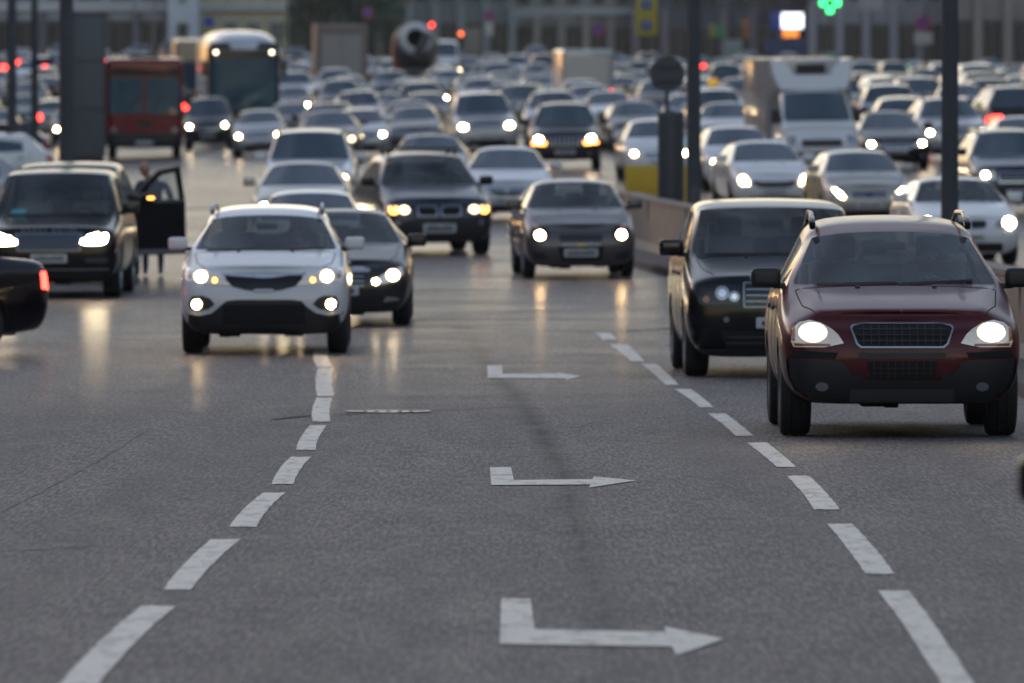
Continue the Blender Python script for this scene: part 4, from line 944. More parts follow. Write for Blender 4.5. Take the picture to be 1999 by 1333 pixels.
put('suv', 1992, 78, 'black off-roader seen from behind at the right edge, red lamp on', 'car', P_BLACK, lit=0, rear=True, tail=1, yaw=5, ry=165)
put('suv', 1930, 60, 'black tall off-roader seen from behind, farther up the right side', 'car', P_DARK, lit=0, rear=True, tail=1, yaw=5, ry=138)
put('sedan', 2015, 84, 'white saloon nose at the far right edge between two black off-roaders', 'car', P_WHITE, lit=0, yaw=3, ry=225)
# left edge
def side_car(key, label, pm, rearx, s, yaw, **k):
    """a car across the view; rearx = photo x of its rear end"""
    Y = FPX / s; S = SPEC[key]; L = S['L']; a = R(yaw); x1 = at(rearx, Y)
    return car(key, label, 'car', pm, x1 - math.sin(-a) * -0 + math.sin(a) * L, Y - math.cos(a) * L, yaw=yaw, **k)
side_car('sedan_b', 'black saloon turning out at the left edge, its boot and red lamp in view', P_BLACK, 18, 173, -48, tail=1)
side_car('hatch', 'white hatchback side on at the left edge beside the thick lamp post', P_WHITE, 104, 80, -80, tail=0)
side_car('wagon', 'dark estate car side on behind the white hatchback at the left edge', P_NAVY, 102, 65, -86, tail=0)
side_car('hatch', 'grey hatchback in front of the white side-on hatchback at the left edge', P_SILV, 58, 98, -72, tail=0)

def letters(t, key, txt, z, size, m, spacing=1.9):
    cu = bpy.data.curves.new('letters', 'FONT'); cu.body = txt; cu.size = size; cu.align_x = 'CENTER'; cu.space_character = spacing; cu.extrude = 0
    o = link('tmp', cu); dg = bpy.context.evaluated_depsgraph_get(); dg.update(); me = bpy.data.meshes.new_from_object(o.evaluated_get(dg)); bpy.data.objects.remove(o)
    body = [c for c in t.children if c.name.startswith('body')][0]
    bm = bmesh.new(); bm.from_mesh(body.data); bvh = BVHTree.FromBMesh(bm); bm.free()
    bm = bmesh.new(); bm.from_mesh(me)
    for v in bm.verts:
        h = bvh.ray_cast(Vector((v.co.x, -3, z + v.co.y)), Vector((0, 1, 0)))
        v.co = Vector((v.co.x, (h[0].y if h[0] else .2) - .012, z + v.co.y))
    link('lettering', bm_mesh(bm, 'lettering', m), t)
letters(BOX, 'boxy', 'RANGE ROVER', .985, .055, M_SILVER, 2.0)
letters(LUX, 'luxury', 'RANGE ROVER', .955, .075, M_SILVER, 1.75)

# ------------------------------------------------------------------ people
def person(label, joints, skin_r, cloth, head, facing=0., hair=M_HAIR, name='person', group=None, bald=False, hands=()):
    """joints: {name: (x, y, z)}; bones from a fixed table; one skinned surface, head and hands included"""
    E_ = [('pelvis', 'waist'), ('waist', 'chest'), ('chest', 'neck'), ('neck', 'skull')]
    for s in 'lr':
        E_ += [('chest', 'sh_' + s), ('sh_' + s, 'el_' + s), ('el_' + s, 'wr_' + s), ('pelvis', 'hip_' + s), ('hip_' + s, 'kn_' + s), ('kn_' + s, 'an_' + s), ('an_' + s, 'toe_' + s)]
    E_ = [e for e in E_ if e[0] in joints and e[1] in joints]
    names = list(joints); vs = [joints[n] for n in names]
    me = bpy.data.meshes.new('body'); me.from_pydata(vs, [(names.index(a), names.index(b)) for a, b in E_], [])
    o = link('tmp', me); sk = o.modifiers.new('k', 'SKIN'); sk.use_smooth_shade = True
    for i, n in enumerate(names):
        r = skin_r.get(n, skin_r.get(n[:3], (.05, .05))); me.skin_vertices[0].data[i].radius = r; me.skin_vertices[0].data[i].use_root = n == 'pelvis'
    sb = o.modifiers.new('s', 'SUBSURF'); sb.levels = sb.render_levels = 2
    dg = bpy.context.evaluated_depsgraph_get(); dg.update(); em = bpy.data.meshes.new_from_object(o.evaluated_get(dg)); bpy.data.objects.remove(o)
    bm = bmesh.new(); bm.from_mesh(em)
    hc = Vector(head)
    nz = joints['neck'][2]
    for f in bm.faces:
        c = f.calc_center_median()
        f.material_index = 1 if c.z > nz - .015 else 0
        for w_ in ('wr_l', 'wr_r'):
            if w_ in joints and (c - Vector(joints[w_])).length < .06: f.material_index = 1
    # head
    r = bmesh.ops.create_icosphere(bm, subdivisions=4, radius=1)
    q = Matrix.Rotation(facing, 3, 'Z')
    for v in r['verts']:
        x, y, z = v.co
        jaw = 1 - .28 * max(0, -z) ** 1.3
        px, py, pz = x * .078 * jaw, y * .098 * (1 - .10 * max(0, -z)), z * .122
        if y < 0:
            py -= .022 * math.exp(-((x / .16) ** 2) - ((z + .12) / .20) ** 2)       # nose
            py += .012 * (math.exp(-(((abs(x) - .42) / .2) ** 2) - ((z - .02) / .14) ** 2))   # eye sockets
            py -= .006 * math.exp(-((x / .35) ** 2) - ((z + .50) / .09) ** 2)        # lips
            py -= .008 * math.exp(-((x / .3) ** 2) - ((z + .85) / .16) ** 2)         # chin
            py -= .005 * math.exp(-((x / .8) ** 2) - ((z - .22) / .08) ** 2)         # brow
        if abs(abs(y) - .05) < .18 and abs(z) < .28 and abs(x) > .9: px *= 1.14      # ears
        v.co = hc + q @ Vector((px, py, pz))
    for f in {f for v in r['verts'] for f in v.link_faces}: f.material_index = 1
    # hands: palm, four unequal fingers and a thumb
    for hn, d, up in hands:
        p = Vector(joints[hn]); d = Vector(d).normalized(); up = Vector(up).normalized(); sd_ = d.cross(up).normalized()
        n0 = set(bm.verts)
        box(bm, p + d * .045, (.05, .085, .03), rot=Matrix((sd_, d, up)).transposed().to_euler(), bevel=.012, mi=1)
        for k, (o_, l_) in enumerate(((-.032, .062), (-.011, .072), (.010, .068), (.030, .052))):
            a = p + d * .085 + sd_ * o_ * .8; b_ = a + d * l_ * .5 - up * .008; c_ = b_ + d * l_ * .3 - up * l_ * .4
            cyl(bm, a, b_, .009, .0085, 8, 1); cyl(bm, b_, c_, .0085, .007, 8, 1)
        a = p + d * .02 - sd_ * .025; b_ = a - sd_ * .03 + d * .03; cyl(bm, a, b_, .011, .010, 8, 1); cyl(bm, b_, b_ + d * .03, .010, .008, 8, 1)
    t = empty(name, (0, 0, 0)); tag(t, label, 'person', group)
    base_ = Vector(joints.get('an_l', joints['pelvis'])); base_ = Vector((joints['pelvis'][0], joints['pelvis'][1], min(v[2] for v in vs)))
    t.location = base_
    for v in bm.verts: v.co -= base_
    link('body', bm_mesh(bm, 'body', [cloth, M_SKIN], True), t)
    if not bald:
        bm = bmesh.new(); r = bmesh.ops.create_icosphere(bm, subdivisions=4, radius=1)
        for v in list(bm.verts):
            x, y, z = v.co
            if (y < -.25 and z < .42) or z < -.45 or (y < .1 and z < .0): bm.verts.remove(v)
        for v in bm.verts:
            x, y, z = v.co; k = 1.09 + .03 * math.sin(9 * x + 7 * z); v.co = hc + q @ Vector((x * .080 * k, y * .098 * k + .004, z * .122 * k)) - base_
        sub = bm_mesh(bm, 'hair', hair, True); link('hair', sub, t)
    # eyes and mouth belong to the face
    bm = bmesh.new()
    for s in (-1, 1):
        r = bmesh.ops.create_uvsphere(bm, u_segments=10, v_segments=6, radius=.010)
        for v in r['verts']: v.co += hc + q @ Vector((s * .033, -.079, .003)) - base_
    box(bm, hc + q @ Vector((0, -.092, -.060)) - base_, (.045, .012, .006), bevel=.002)
    link('eyes_and_mouth', bm_mesh(bm, 'eyes_and_mouth', mat('dark_eye', (.03, .015, .012), .3), True), t)
    return t
RAD = {'pelvis': (.15, .12), 'waist': (.14, .11), 'chest': (.17, .12), 'neck': (.055, .055), 'skull': (.05, .05), 'sh_': (.062, .062), 'el_': (.047, .047), 'wr_': (.030, .030), 'hip': (.09, .09), 'kn_': (.065, .065), 'an_': (.045, .045), 'toe': (.04, .035)}
def driver(t, key, label, cloth, facing=0., hx=.39, dz=0.):
    S = SPEC[key]; M = Matrix.LocRotScale(t.location, t.rotation_euler, None)
    y0 = S['tc'] + 1.36; hz = S['H'] - .385 + dz; x = hx * S['W'] / 2
    L = {'pelvis': (x, y0 + .06, hz - .70), 'waist': (x, y0 + .12, hz - .50), 'chest': (x, y0 + .08, hz - .30), 'neck': (x, y0 + .03, hz - .13), 'skull': (x, y0 + .0, hz - .02),
         'sh_l': (x - .19, y0 + .06, hz - .24), 'el_l': (x - .24, y0 - .16, hz - .44), 'wr_l': (x - .16, y0 - .42, hz - .30),
         'sh_r': (x + .19, y0 + .06, hz - .24), 'el_r': (x + .24, y0 - .16, hz - .42), 'wr_r': (x + .16, y0 - .42, hz - .27),
         'hip_l': (x - .1, y0 - .02, hz - .72), 'kn_l': (x - .13, y0 - .48, hz - .66), 'an_l': (x - .12, y0 - .72, hz - .98), 'hip_r': (x + .1, y0 - .02, hz - .72), 'kn_r': (x + .13, y0 - .48, hz - .66), 'an_r': (x + .12, y0 - .72, hz - .98)}
    J = {k: tuple(M @ Vector(v)) for k, v in L.items()}
    return person(label, J, RAD, cloth, tuple(M @ Vector((x, y0 - .02, hz + .02))), facing, hands=[('wr_l', (.2, -.6, .5), (0, -.6, -.8)), ('wr_r', (-.2, -.6, .5), (0, -.6, -.8))])
CL_DARK = mat('dark_cloth', (.02, .022, .03), .85, noise=.2); CL_BLUE = mat('blue_cloth', (.03, .06, .12), .85, noise=.2); CL_GREY = mat('grey_cloth', (.12, .13, .15), .85, noise=.2)
driver(RED, 'red', 'driver in dark clothes at the wheel of the dark red SUV, head turned aside', CL_DARK, R(28), .34)
driver(BOX, 'boxy', 'driver in grey sitting behind the wheel of the black boxy SUV', CL_GREY, 0)
WS = [o for o in COL.objects if o.get('label', '').startswith('white SUV with silver roof rails')][0]
driver(WS, 'whitesuv', 'driver in a pale grey top at the wheel of the white SUV with roof rails', CL_GREY, R(10), .36)
# open door of the second black SUV and the man behind it
LX2 = [o for o in COL.objects if o.get('label', '').startswith('second black SUV')][0]
def open_door(t, S, ang):
    hy = S['tc'] + .42; hx = S['W'] / 2 - .03; q = Matrix.Rotation(R(ang), 3, 'Z')
    out = [(0, .38), (0, 1.20), (.34, 1.50), (.62, 1.69), (1.02, 1.75), (1.12, 1.20), (1.14, .38)]; win = [(.24, 1.24), (.42, 1.46), (.66, 1.62), (.97, 1.67), (1.05, 1.24)]
    def slab(name, outer, hole, m, th, y=0., z_in=0.):
        bm = bmesh.new()
        if hole:
            a = outer; pts = a; f = None
            vo = [bm.verts.new((p[0], 0, p[1])) for p in a]; vi = [bm.verts.new((p[0], 0, p[1])) for p in hole]
            # frame ring: lower panel + strips round the window
            bm.faces.new([vo[0], vo[6], vo[5], vi[4], vi[0], vo[1]]); bm.faces.new([vo[1], vi[0], vi[1], vo[2]]); bm.faces.new([vo[2], vi[1], vi[2], vo[3]]); bm.faces.new([vo[3], vi[2], vi[3], vo[4]]); bm.faces.new([vo[4], vi[3], vi[4], vo[5]])
        else: bm.faces.new([bm.verts.new((p[0], 0, p[1])) for p in outer])
        r = bmesh.ops.extrude_face_region(bm, geom=bm.faces[:])
        for v in [g for g in r['geom'] if isinstance(g, bmesh.types.BMVert)]: v.co.y += th
        for v in bm.verts: v.co = q @ Vector((v.co.x, v.co.y + y, v.co.z)) + Vector((hx, hy, 0))
        bmesh.ops.recalc_face_normals(bm, faces=bm.faces); return bm_mesh(bm, name, m)
    d = link('open_door', slab('open_door', out, win, mat('door_black', (.006, .006, .008), .45, spec=.2), .07), t)
    link('door_window', slab('door_window', win, None, M_GLASS, .006, .03), d)
    link('sill_trim', slab('sill_trim', [(.02, .40), (1.13, .40), (1.13, .47), (.02, .47)], None, M_SILVER, .01, -.012), d)
    link('window_trim', slab('window_trim', [(.24, 1.195), (1.07, 1.195), (1.07, 1.232), (.24, 1.232)], None, M_SILVER, .01, -.012), d)
    bm = bmesh.new(); box(bm, q @ Vector((.20, -.17, 1.27)) + Vector((hx, hy, 0)), (.17, .20, .15), rot=q.to_euler(), bevel=.04, seg=3); mrr = link('door_mirror', bm_mesh(bm, 'door_mirror', M_GLOSS, True), d)
    bm = bmesh.new(); box(bm, q @ Vector((.20, -.275, 1.27)) + Vector((hx, hy, 0)), (.12, .02, .035), rot=q.to_euler(), bevel=.008); link('indicator', bm_mesh(bm, 'indicator', M_AMBERL, True), mrr)
open_door(LX2, SPEC['luxury'], 43)
px_, Yp = 284, 134.6; X0 = at(px_, Yp); g0 = gz(X0, Yp); h = 1.74
SH = lambda d: {k: (X0 + v[0], Yp + v[1], g0 + v[2]) for k, v in d.items()}
person('balding man in a dark blue jacket standing behind the open car door', SH({'pelvis': (.12, 0, .95), 'waist': (.12, 0, 1.12), 'chest': (.12, 0, 1.38), 'neck': (.04, -.01, 1.56), 'skull': (.0, -.02, 1.66), 'sh_l': (-.10, 0, 1.46), 'el_l': (-.18, -.10, 1.20), 'wr_l': (-.02, -.26, 1.12),
    'sh_r': (.32, .0, 1.44), 'el_r': (.42, -.10, 1.20), 'wr_r': (.34, -.30, 1.16), 'hip_l': (.02, 0, .90), 'kn_l': (.0, -.04, .50), 'an_l': (.0, .02, .09), 'toe_l': (.0, -.14, .05), 'hip_r': (.22, 0, .90), 'kn_r': (.24, -.04, .50), 'an_r': (.24, .02, .09), 'toe_r': (.24, -.14, .05)}),
    RAD, CL_BLUE, (X0 - .01, Yp - .04, g0 + 1.68), 0, bald=True, hands=[('wr_l', (.3, -.5, .0), (0, 0, 1)), ('wr_r', (.3, -.5, -.1), (0, 0, 1))])
def pedestrian(label, px, Y, cloth, phase=1, face=0.):
    X0 = at(px, Y); g0 = gz(X0, Y) + (.13 if Y > 596 else 0); c, s_ = math.cos(face), math.sin(face)
    D = {'pelvis': (0, 0, .95), 'waist': (0, 0, 1.12), 'chest': (0, 0, 1.36), 'neck': (0, -.02, 1.54), 'skull': (0, -.03, 1.63), 'sh_l': (-.20, 0, 1.44), 'el_l': (-.25, .08 * phase, 1.17), 'wr_l': (-.24, -.02 * phase, .93),
         'sh_r': (.20, 0, 1.44), 'el_r': (.25, -.06 * phase, 1.17), 'wr_r': (.24, -.20 * phase, .98), 'hip_l': (-.09, 0, .90), 'kn_l': (-.10, -.14 * phase, .50), 'an_l': (-.10, -.20 * phase, .09), 'toe_l': (-.10, -.36 * phase, .06), 'hip_r': (.09, 0, .90), 'kn_r': (.10, .06 * phase, .50), 'an_r': (.10, .26 * phase, .12), 'toe_r': (.10, .14 * phase, .05)}
    J = {k: (X0 + v[0] * c - v[1] * s_, Y + v[0] * s_ + v[1] * c, g0 + v[2]) for k, v in D.items()}
    hc = Vector(J['skull']); return person(label, J, RAD, cloth, tuple(hc + Vector((0, -.01, .03))), face, hands=[('wr_l', (0, 0, -1), (1, 0, 0)), ('wr_r', (0, -.3, -1), (-1, 0, 0))])
pedestrian('person in a dark coat on the far pavement under the no-stopping sign', 1806, 470, CL_DARK)
pedestrian('person in dark clothes crossing near the blue kiosk in the distance', 1590, 560, CL_GREY, 1, R(70))

# ------------------------------------------------------------------ large vehicles
def rbox(bm, c, s, r, seg=4):
    box(bm, c, s, bevel=r, seg=seg)
def big(name, label, cat, cx, s, W, H, L, z0, r, m, feats, axles, rw=.5, yaw=0., rear=False, extra=None, group=None):
    Y = FPX / s; X = at(cx, Y); t = empty(name, (X, Y, gz(X, Y)), R(yaw)); tag(t, label, cat, group)
    sl = math.atan2(gz(X, Y + L) - gz(X, Y), L); t.rotation_mode = 'XYZ'; t.rotation_euler = (Matrix.Rotation(R(yaw), 3, 'Z') @ Matrix.Rotation(sl, 3, 'X')).to_euler()
    bm = bmesh.new(); box(bm, (0, L / 2, (z0 + H) / 2), (W, L, H - z0), bevel=r, seg=5); bvh = BVHTree.FromBMesh(bm)
    body = link('body', bm_mesh(bm, 'body', m, True), t)
    def feat(F, par):
        for sgn in ((1, -1) if F[3] else (1,)):
            pl = [(p[0] * sgn, p[1]) for p in F[2]]
            if sgn < 0: pl.reverse()
            o_ = F[4] if len(F) > 4 else {}
            o = link(F[0], project(bvh, pl, o_.get('ax', 'f') if o_.get('ax') != 's' else 's-', o_.get('off', .015), .03, .25, F[0], F[1]), par)
            for k in o_.get('kids', []): feat(k, o)
    for F in feats: feat(F, t)
    S = dict(rw=rw, tw=.28, rimr=.55); ty, rim = wheel_meshes(S)
    for a in axles:
        for sg in (1, -1):
            o = link('wheel', ty, t, (sg * (W / 2 - .20), a, rw)); 
            if sg < 0: o.rotation_euler = (0, 0, math.pi)
            link('rim', rim, o)
    if extra: extra(t)
    return t
P_BUSRED = paint('bus_red_paint', (.17, .007, .013), 0, .4, .03); M_DKBROWN = mat('rust_brown', (.05, .025, .015), .6); M_SCR = mat('sticker', (.3, .3, .3), .6)
def trolley_extra(t):
    bm = bmesh.new()
    for x in (-.3, .3): cyl(bm, (x, 5.2, 3.35), (x * 1.1, 11.0, 5.6), .035, n=6)
    box(bm, (0, 5.0, 3.32), (1.0, 1.6, .22), bevel=.06)
    link('trolley_pole', bm_mesh(bm, 'trolley_pole', M_PLAS, True), t)
    for s in (1, -1):
        bm = bmesh.new(); box(bm, (s * 1.42, -.10, 1.95), (.20, .10, .42), bevel=.04); link('door_mirror', bm_mesh(bm, 'door_mirror', M_PLAS, True), t)
big('trolleybus', 'dark red trolleybus with split windscreen facing us on the left', 'trolleybus', 282, 60.5, 2.5, 3.28, 11.5, .40, .22, P_BUSRED, [
    ('roof_band', M_DKBROWN, [(-1.18, 2.72), (1.18, 2.72), (1.14, 2.98), (.85, 3.0), (.8, 2.86), (-.8, 2.86), (-.85, 3.0), (-1.14, 2.98)], 0, {'off': .02}),
    ('windscreen', M_BIGG, rr(.05, 1.15, 1.50, 2.66, .07), 1, {'off': .02}),
    ('headlight', M_LENS, el(.98, .98, .10, .09), 1, {'off': .03}), ('bumper', M_PLAS, rr(-1.23, 1.23, .42, .86, .04), 0, {'off': .05}),
    ('number_plate', M_PLATE, rr(-.28, .28, .50, .62, .02), 0, {'off': .08}), ('emblem', M_DKBROWN, rr(-.2, .2, 1.05, 1.3, .05), 0, {'off': .02}), ('wiper', M_ARCH, line(-.6, 1.56, -.15, 2.1, .04), 0, {'off': .05}),
    ('wiper', M_ARCH, line(.2, 1.56, .6, 2.1, .04), 0, {'off': .05})] + [('side_window', M_GFAR, rr(1.2 + 1.45 * k, 2.45 + 1.45 * k, 1.6, 2.5, .06), 0, {'ax': 's'}) for k in range(6)], (2.2, 8.6), .5, 2.4, extra=trolley_extra)
def coach_extra(t):
    bm = bmesh.new(); r_ = bmesh.ops.create_uvsphere(bm, u_segments=32, v_segments=16, radius=1)
    for v in bm.verts: x, y, z = v.co; q_ = lambda c, e: math.copysign(abs(c) ** e, c); v.co = (q_(x, .62) * 1.27, 6.1 + q_(y, .35) * 6.15, 3.36 + q_(z, .75) * .66 if z > 0 else 3.36 + z * .1)
    link('roof_dome', bm_mesh(bm, 'roof_dome', P_PEARL, True), t)
    for s in (1, -1):
        bm = bmesh.new(); cyl(bm, (s * 1.15, -.02, 3.2), (s * 1.42, -.32, 2.9), .03, n=6); box(bm, (s * 1.42, -.32, 2.65), (.20, .14, .55), bevel=.05); link('door_mirror', bm_mesh(bm, 'door_mirror', M_PLAS, True), t)
M_CLR = mat('marker_lamp', (1, .9, .7), .4, emit=(1, .85, .6), es=3.5)
big('coach', 'tall coach with white domed roof and dark windscreen on the left', 'coach', 476, 54.5, 2.6, 3.62, 12, .35, .30, P_DARK, [
    ('windscreen', M_BIGG, [(-1.12, 1.2), (1.12, 1.2), (1.19, 1.5), (1.21, 2.7), (1.12, 3.05), (-1.12, 3.05), (-1.21, 2.7), (-1.19, 1.5)], 0, {'off': .04}),
    ('marker_lamp', M_CLR, el(1.0, 3.25, .06, .05), 1, {'off': .06}), ('headlight', M_HOUS, rr(.72, 1.14, .75, .95, .04), 1, {'off': .05}),
    ('number_plate', M_PLATE, rr(-.27, .27, .50, .62, .02), 0, {'off': .05}), ('wiper', M_ARCH, line(-.8, 1.25, -.1, 1.7, .04), 0, {'off': .07}), ('wiper', M_ARCH, line(.1, 1.25, .8, 1.7, .04), 0, {'off': .07})] + [('side_window', M_GFAR, rr(1.3 + 1.8 * k, 3.0 + 1.8 * k, 1.7, 2.9, .08), 0, {'ax': 's'}) for k in range(5)], (2.6, 9.2), .52, 4, extra=coach_extra)
big('coach', 'beige older coach mostly hidden behind the coach with the domed roof', 'coach', 398, 46, 2.5, 3.5, 11, .4, .25, paint('beige_paint', (.36, .29, .22), 0, .4), [
    ('windscreen', M_GFAR, rr(-1.1, 1.1, 1.4, 2.6, .1), 0, {'off': .03}), ('front_panel', M_DKBROWN, rr(-1.15, 1.15, .5, 1.2, .05), 0), ('headlight', M_LENS, el(.9, .85, .1), 1, {'off': .03})], (2.5, 8.5), .5, 3)
# refrigerated truck
SPEC['truckcab'] = base('box_truck', 1.93, 2.35, 2.16, .30, 1.0, 1.30, .62, 1.36, 2.02, 2.2, 1.5, .76, .35, .85, 4.9, (1.75,), solidq=1, sq=1, rise=.10, mir=(.2, .34), mz=1.45, tw=.22)
SPEC['truckcab']['front'] = [('headlight', 'lamp', rr(.62, .90, .70, 1.0, .05), 1, {'off': .012, 'kids': [('bulb', M_LENS, el(.76, .85, .07))]}), ('grille', M_PLAS, rr(-.5, .5, .72, .90, .04), 0, {'off': .012, 'kids': [('slat', M_GPLAS, line(-.45, z, .45, z, .02)) for z in (.77, .81, .85)]}),
    ('bumper', M_GPLAS, rr(-.92, .92, .33, .60, .05), 0, {'off': .015}), plate_f(0, .42, .53), ('wiper', M_ARCH, line(-.6, 1.36, .1, 1.40, .02), 0, {'off': .02}), ('wiper', M_ARCH, line(.0, 1.36, .6, 1.40, .02), 0, {'off': .02})]
TR = car('truckcab', 'white box truck with a cooling unit over its cab in the right-hand traffic', 'truck', P_WHITE, at(1606, 208), 208, yaw=6, lit=0, mirror=M_PLAS)
P_BOX = paint('box_white', (.30, .30, .31), 0, .45)
bm = bmesh.new(); box(bm, (0, 4.45, 1.83), (2.12, 4.1, 2.02), bevel=.04); bx_ = link('cargo_box', bm_mesh(bm, 'cargo_box', P_BOX, True), TR)
bm = bmesh.new(); [box(bm, (s * 1.055, 4.45, z), (.03, 4.12, .06)) for s in (1, -1) for z in (.86, 2.80)]; [box(bm, (s * 1.045, 2.42, 1.83), (.06, .06, 2.04)) for s in (1, -1)]; link('corner_trim', bm_mesh(bm, 'corner_trim', M_SILVER), bx_)
FP = [(-.82, 2.10), (-.95, 2.45), (-1.0, 2.86), (-.78, 2.82), (-.55, 2.62), (-.46, 2.46), (.46, 2.46), (.55, 2.62), (.78, 2.82), (1.0, 2.86), (.95, 2.45), (.82, 2.10)]
bm = bmesh.new(); f = bm.faces.new([bm.verts.new((p[0], 1.45 + (p[1] - 2.1) * .45, p[1])) for p in FP]); r = bmesh.ops.extrude_face_region(bm, geom=[f])
for v in [g for g in r['geom'] if isinstance(g, bmesh.types.BMVert)]: v.co.y = 2.41
bmesh.ops.triangulate(bm, faces=[f_ for f_ in bm.faces if len(f_.verts) > 4]); bmesh.ops.recalc_face_normals(bm, faces=bm.faces); link('roof_fairing', bm_mesh(bm, 'roof_fairing', P_WHITE), TR)
bm = bmesh.new(); box(bm, (0, 2.15, 2.66), (1.5, .5, .40), bevel=.05, seg=3); fu = link('cooling_unit', bm_mesh(bm, 'cooling_unit', P_SILV, True), TR)
bm = bmesh.new(); box(bm, (.0, 1.885, 2.60), (.72, .04, .24), bevel=.02)
for k in range(5): box(bm, (0, 1.86, 2.51 + .045 * k), (.66, .02, .014))
link('vent_grille', bm_mesh(bm, 'vent_grille', M_PLAS), fu)
# taxi roof sign
bm = bmesh.new(); box(bm, (0, 2.5, 1.56), (.34, .16, .24), bevel=.05); link('roof_sign', bm_mesh(bm, 'roof_sign', mat('taxi_yellow', (.55, .33, .04), .4, emit=(1, .55, .05), es=.15), True), TAXI)
# vans and lorries standing farther up
big('delivery_van', 'pale grey delivery van seen from behind in the middle of the distant jam', 'van', 1147, 50.5, 2.0, 2.55, 5, .35, .16, P_SILV, [('rear_door', P_SILV, rr(.02, .94, .6, 2.3, .06), 1, {'off': .02, 'kids': [('rear_window', M_GFAR, rr(.2, .8, 2.36, 2.40, .01), 0, {'off': .03})]}), ('tail_lamp', M_REDL, rr(.86, .99, .75, 1.0, .03), 1, {'off': .03}), ('bumper', M_PLAS, rr(-.98, .98, .38, .55, .03), 0, {'off': .04}), ('rust_patch', M_DKBROWN, el(-.35, .98, .14, .05), 0, {'off': .03})], (1.1, 4.1), .34, 4)
big('box_lorry', 'grey-brown box lorry seen from behind in front of the dark tree', 'truck', 667, 40, 2.5, 3.7, 7, .55, .06, mat('lorry_grey', (.21, .155, .13), .6, noise=.2, nscale=2), [('rear_door', mat('lorry_door', (.33, .31, .29), .6), rr(.02, .98, .8, 3.25, .05), 1, {'off': .03}), ('tail_lamp', M_RED, rr(.9, 1.2, .62, .74, .02), 1, {'off': .04})], (1.6, 5.4), .48, 3)
def mixer_extra(t):
    q = Matrix.Rotation(R(-14), 3, 'X')
    bm = bmesh.new(); lathe(bm, [(-.2, .55), (.0, .80), (1.2, 1.22), (2.8, 1.25), (4.2, .7), (4.3, .01)], 'y', 28)
    for v in bm.verts: v.co = q @ v.co + Vector((0, .5, 2.85))
    bmesh.ops.recalc_face_normals(bm, faces=bm.faces)
    dr = link('drum', bm_mesh(bm, 'drum', mat('drum_dark', (.10, .10, .10), .6, noise=.3), True), t)
    bm = bmesh.new(); lathe(bm, [(-.25, .50), (-.25, .66), (-.05, .86), (-.03, .74), (-.2, .5)], 'y', 28)
    for v in bm.verts: v.co = q @ v.co + Vector((0, .5, 2.85))
    bmesh.ops.recalc_face_normals(bm, faces=bm.faces); link('drum_rim', bm_mesh(bm, 'drum_rim', mat('rim_white', (.6, .6, .6), .5), True), dr)
    bm = bmesh.new(); box(bm, (.3, .1, 2.5), (.5, .5, 1.5), rot=Matrix.Rotation(R(25), 3, 'Y').to_euler(), bevel=.05); link('chute', bm_mesh(bm, 'chute', M_GPLAS, True), t)
    bm = bmesh.new(); box(bm, (-1.05, .05, 2.0), (.12, .12, 1.9)); box(bm, (-.9, .05, 1.2), (.4, .3, .5), bevel=.04); link('ladder_frame', bm_mesh(bm, 'ladder_frame', P_BUSRED), t)
big('concrete_mixer', 'concrete mixer lorry seen from behind with a pale drum rim and red frame', 'truck', 812, 38, 2.5, 1.35, 8, .6, .05, M_GPLAS, [('tail_lamp', M_REDL, el(.9, .9, .09), 1, {'off': .03})], (1.5, 2.9, 6.8), .5, 2, extra=mixer_extra)

# ------------------------------------------------------------------ posts, signs, barrier
M_POST = mat('post_grey', (.075, .078, .088), .85, spec=.15, noise=.25, nscale=3); M_SIGNB = mat('sign_back', (.075, .075, .08), .6, noise=.2)
M_CONC = mat('barrier_concrete', (.25, .215, .19), .75, noise=.3, nscale=2.5); M_YEL = mat('yellow_plastic', (.60, .38, .02), .5, noise=.15, nscale=3)
def post(label, px, Y, r0, h=11, r1=None, door=True, arm=0):
    X = at(px, Y); t = empty('lamp_post', (X, Y, gz(X, Y))); tag(t, label, 'lamp post')
    simple('pole', M_POST, lambda b: lathe(b, [(0, r0 * 1.9), (.05, r0 * 1.9), (.09, r0 * 1.05), (h * .5, r0 * .9), (h, (r1 or r0 * .6))], 'z', 20), t)
    simple('base_flange', M_POST, lambda b: ([cyl(b, (math.cos(a) * r0 * 1.6, math.sin(a) * r0 * 1.6, .03), (math.cos(a) * r0 * 1.6, math.sin(a) * r0 * 1.6, .10), .02, n=6) for a in (0.8, 2.4, 3.9, 5.5)]), t, False)
    simple('hatch', M_SIGNB, lambda b: box(b, (0, -r0 * .98, .95), (r0 * .9, .03, .5), bevel=.008), t)
    simple('lamp_head', M_GPLAS, lambda b: (cyl(b, (0, 0, h - .1), (arm or 1.2, 0, h + .5), .04, n=8), box(b, ((arm or 1.2) + .3, 0, h + .52), (.8, .28, .14), bevel=.05)), t)
    return t
post('tall grey lamp post left of the white box truck, beside the round sign', 1354, 143, .12)
post('thick grey lamp post behind the dark red SUV on the right', 1854, 104, .105)
post('thickest dark lamp post on the left, above the roof of the black luxury SUV', 130, 165, .145)
post('slim dark post at the far left edge of the picture', 24, 215, .12)
post('slim dark post second from the left edge carrying a small dark blue board', 68, 235, .10)
X = at(84, 234.7); g0 = gz(X, 234.7); t = empty('street_sign', (X, 234.7, g0)); tag(t, 'small dark blue board on the slim post at left', 'sign')
simple('sign_board', mat('sign_navy', (.01, .015, .06), .4), lambda b: box(b, (0, -.12, 2.1 + (330 - 120) / 71 - g0), (.66, .04, .20), bevel=.01), t)
simple('bracket', M_POST, lambda b: box(b, (-.1, -.02, 2.1 + (330 - 120) / 71 - g0), (.3, .18, .05)), t)
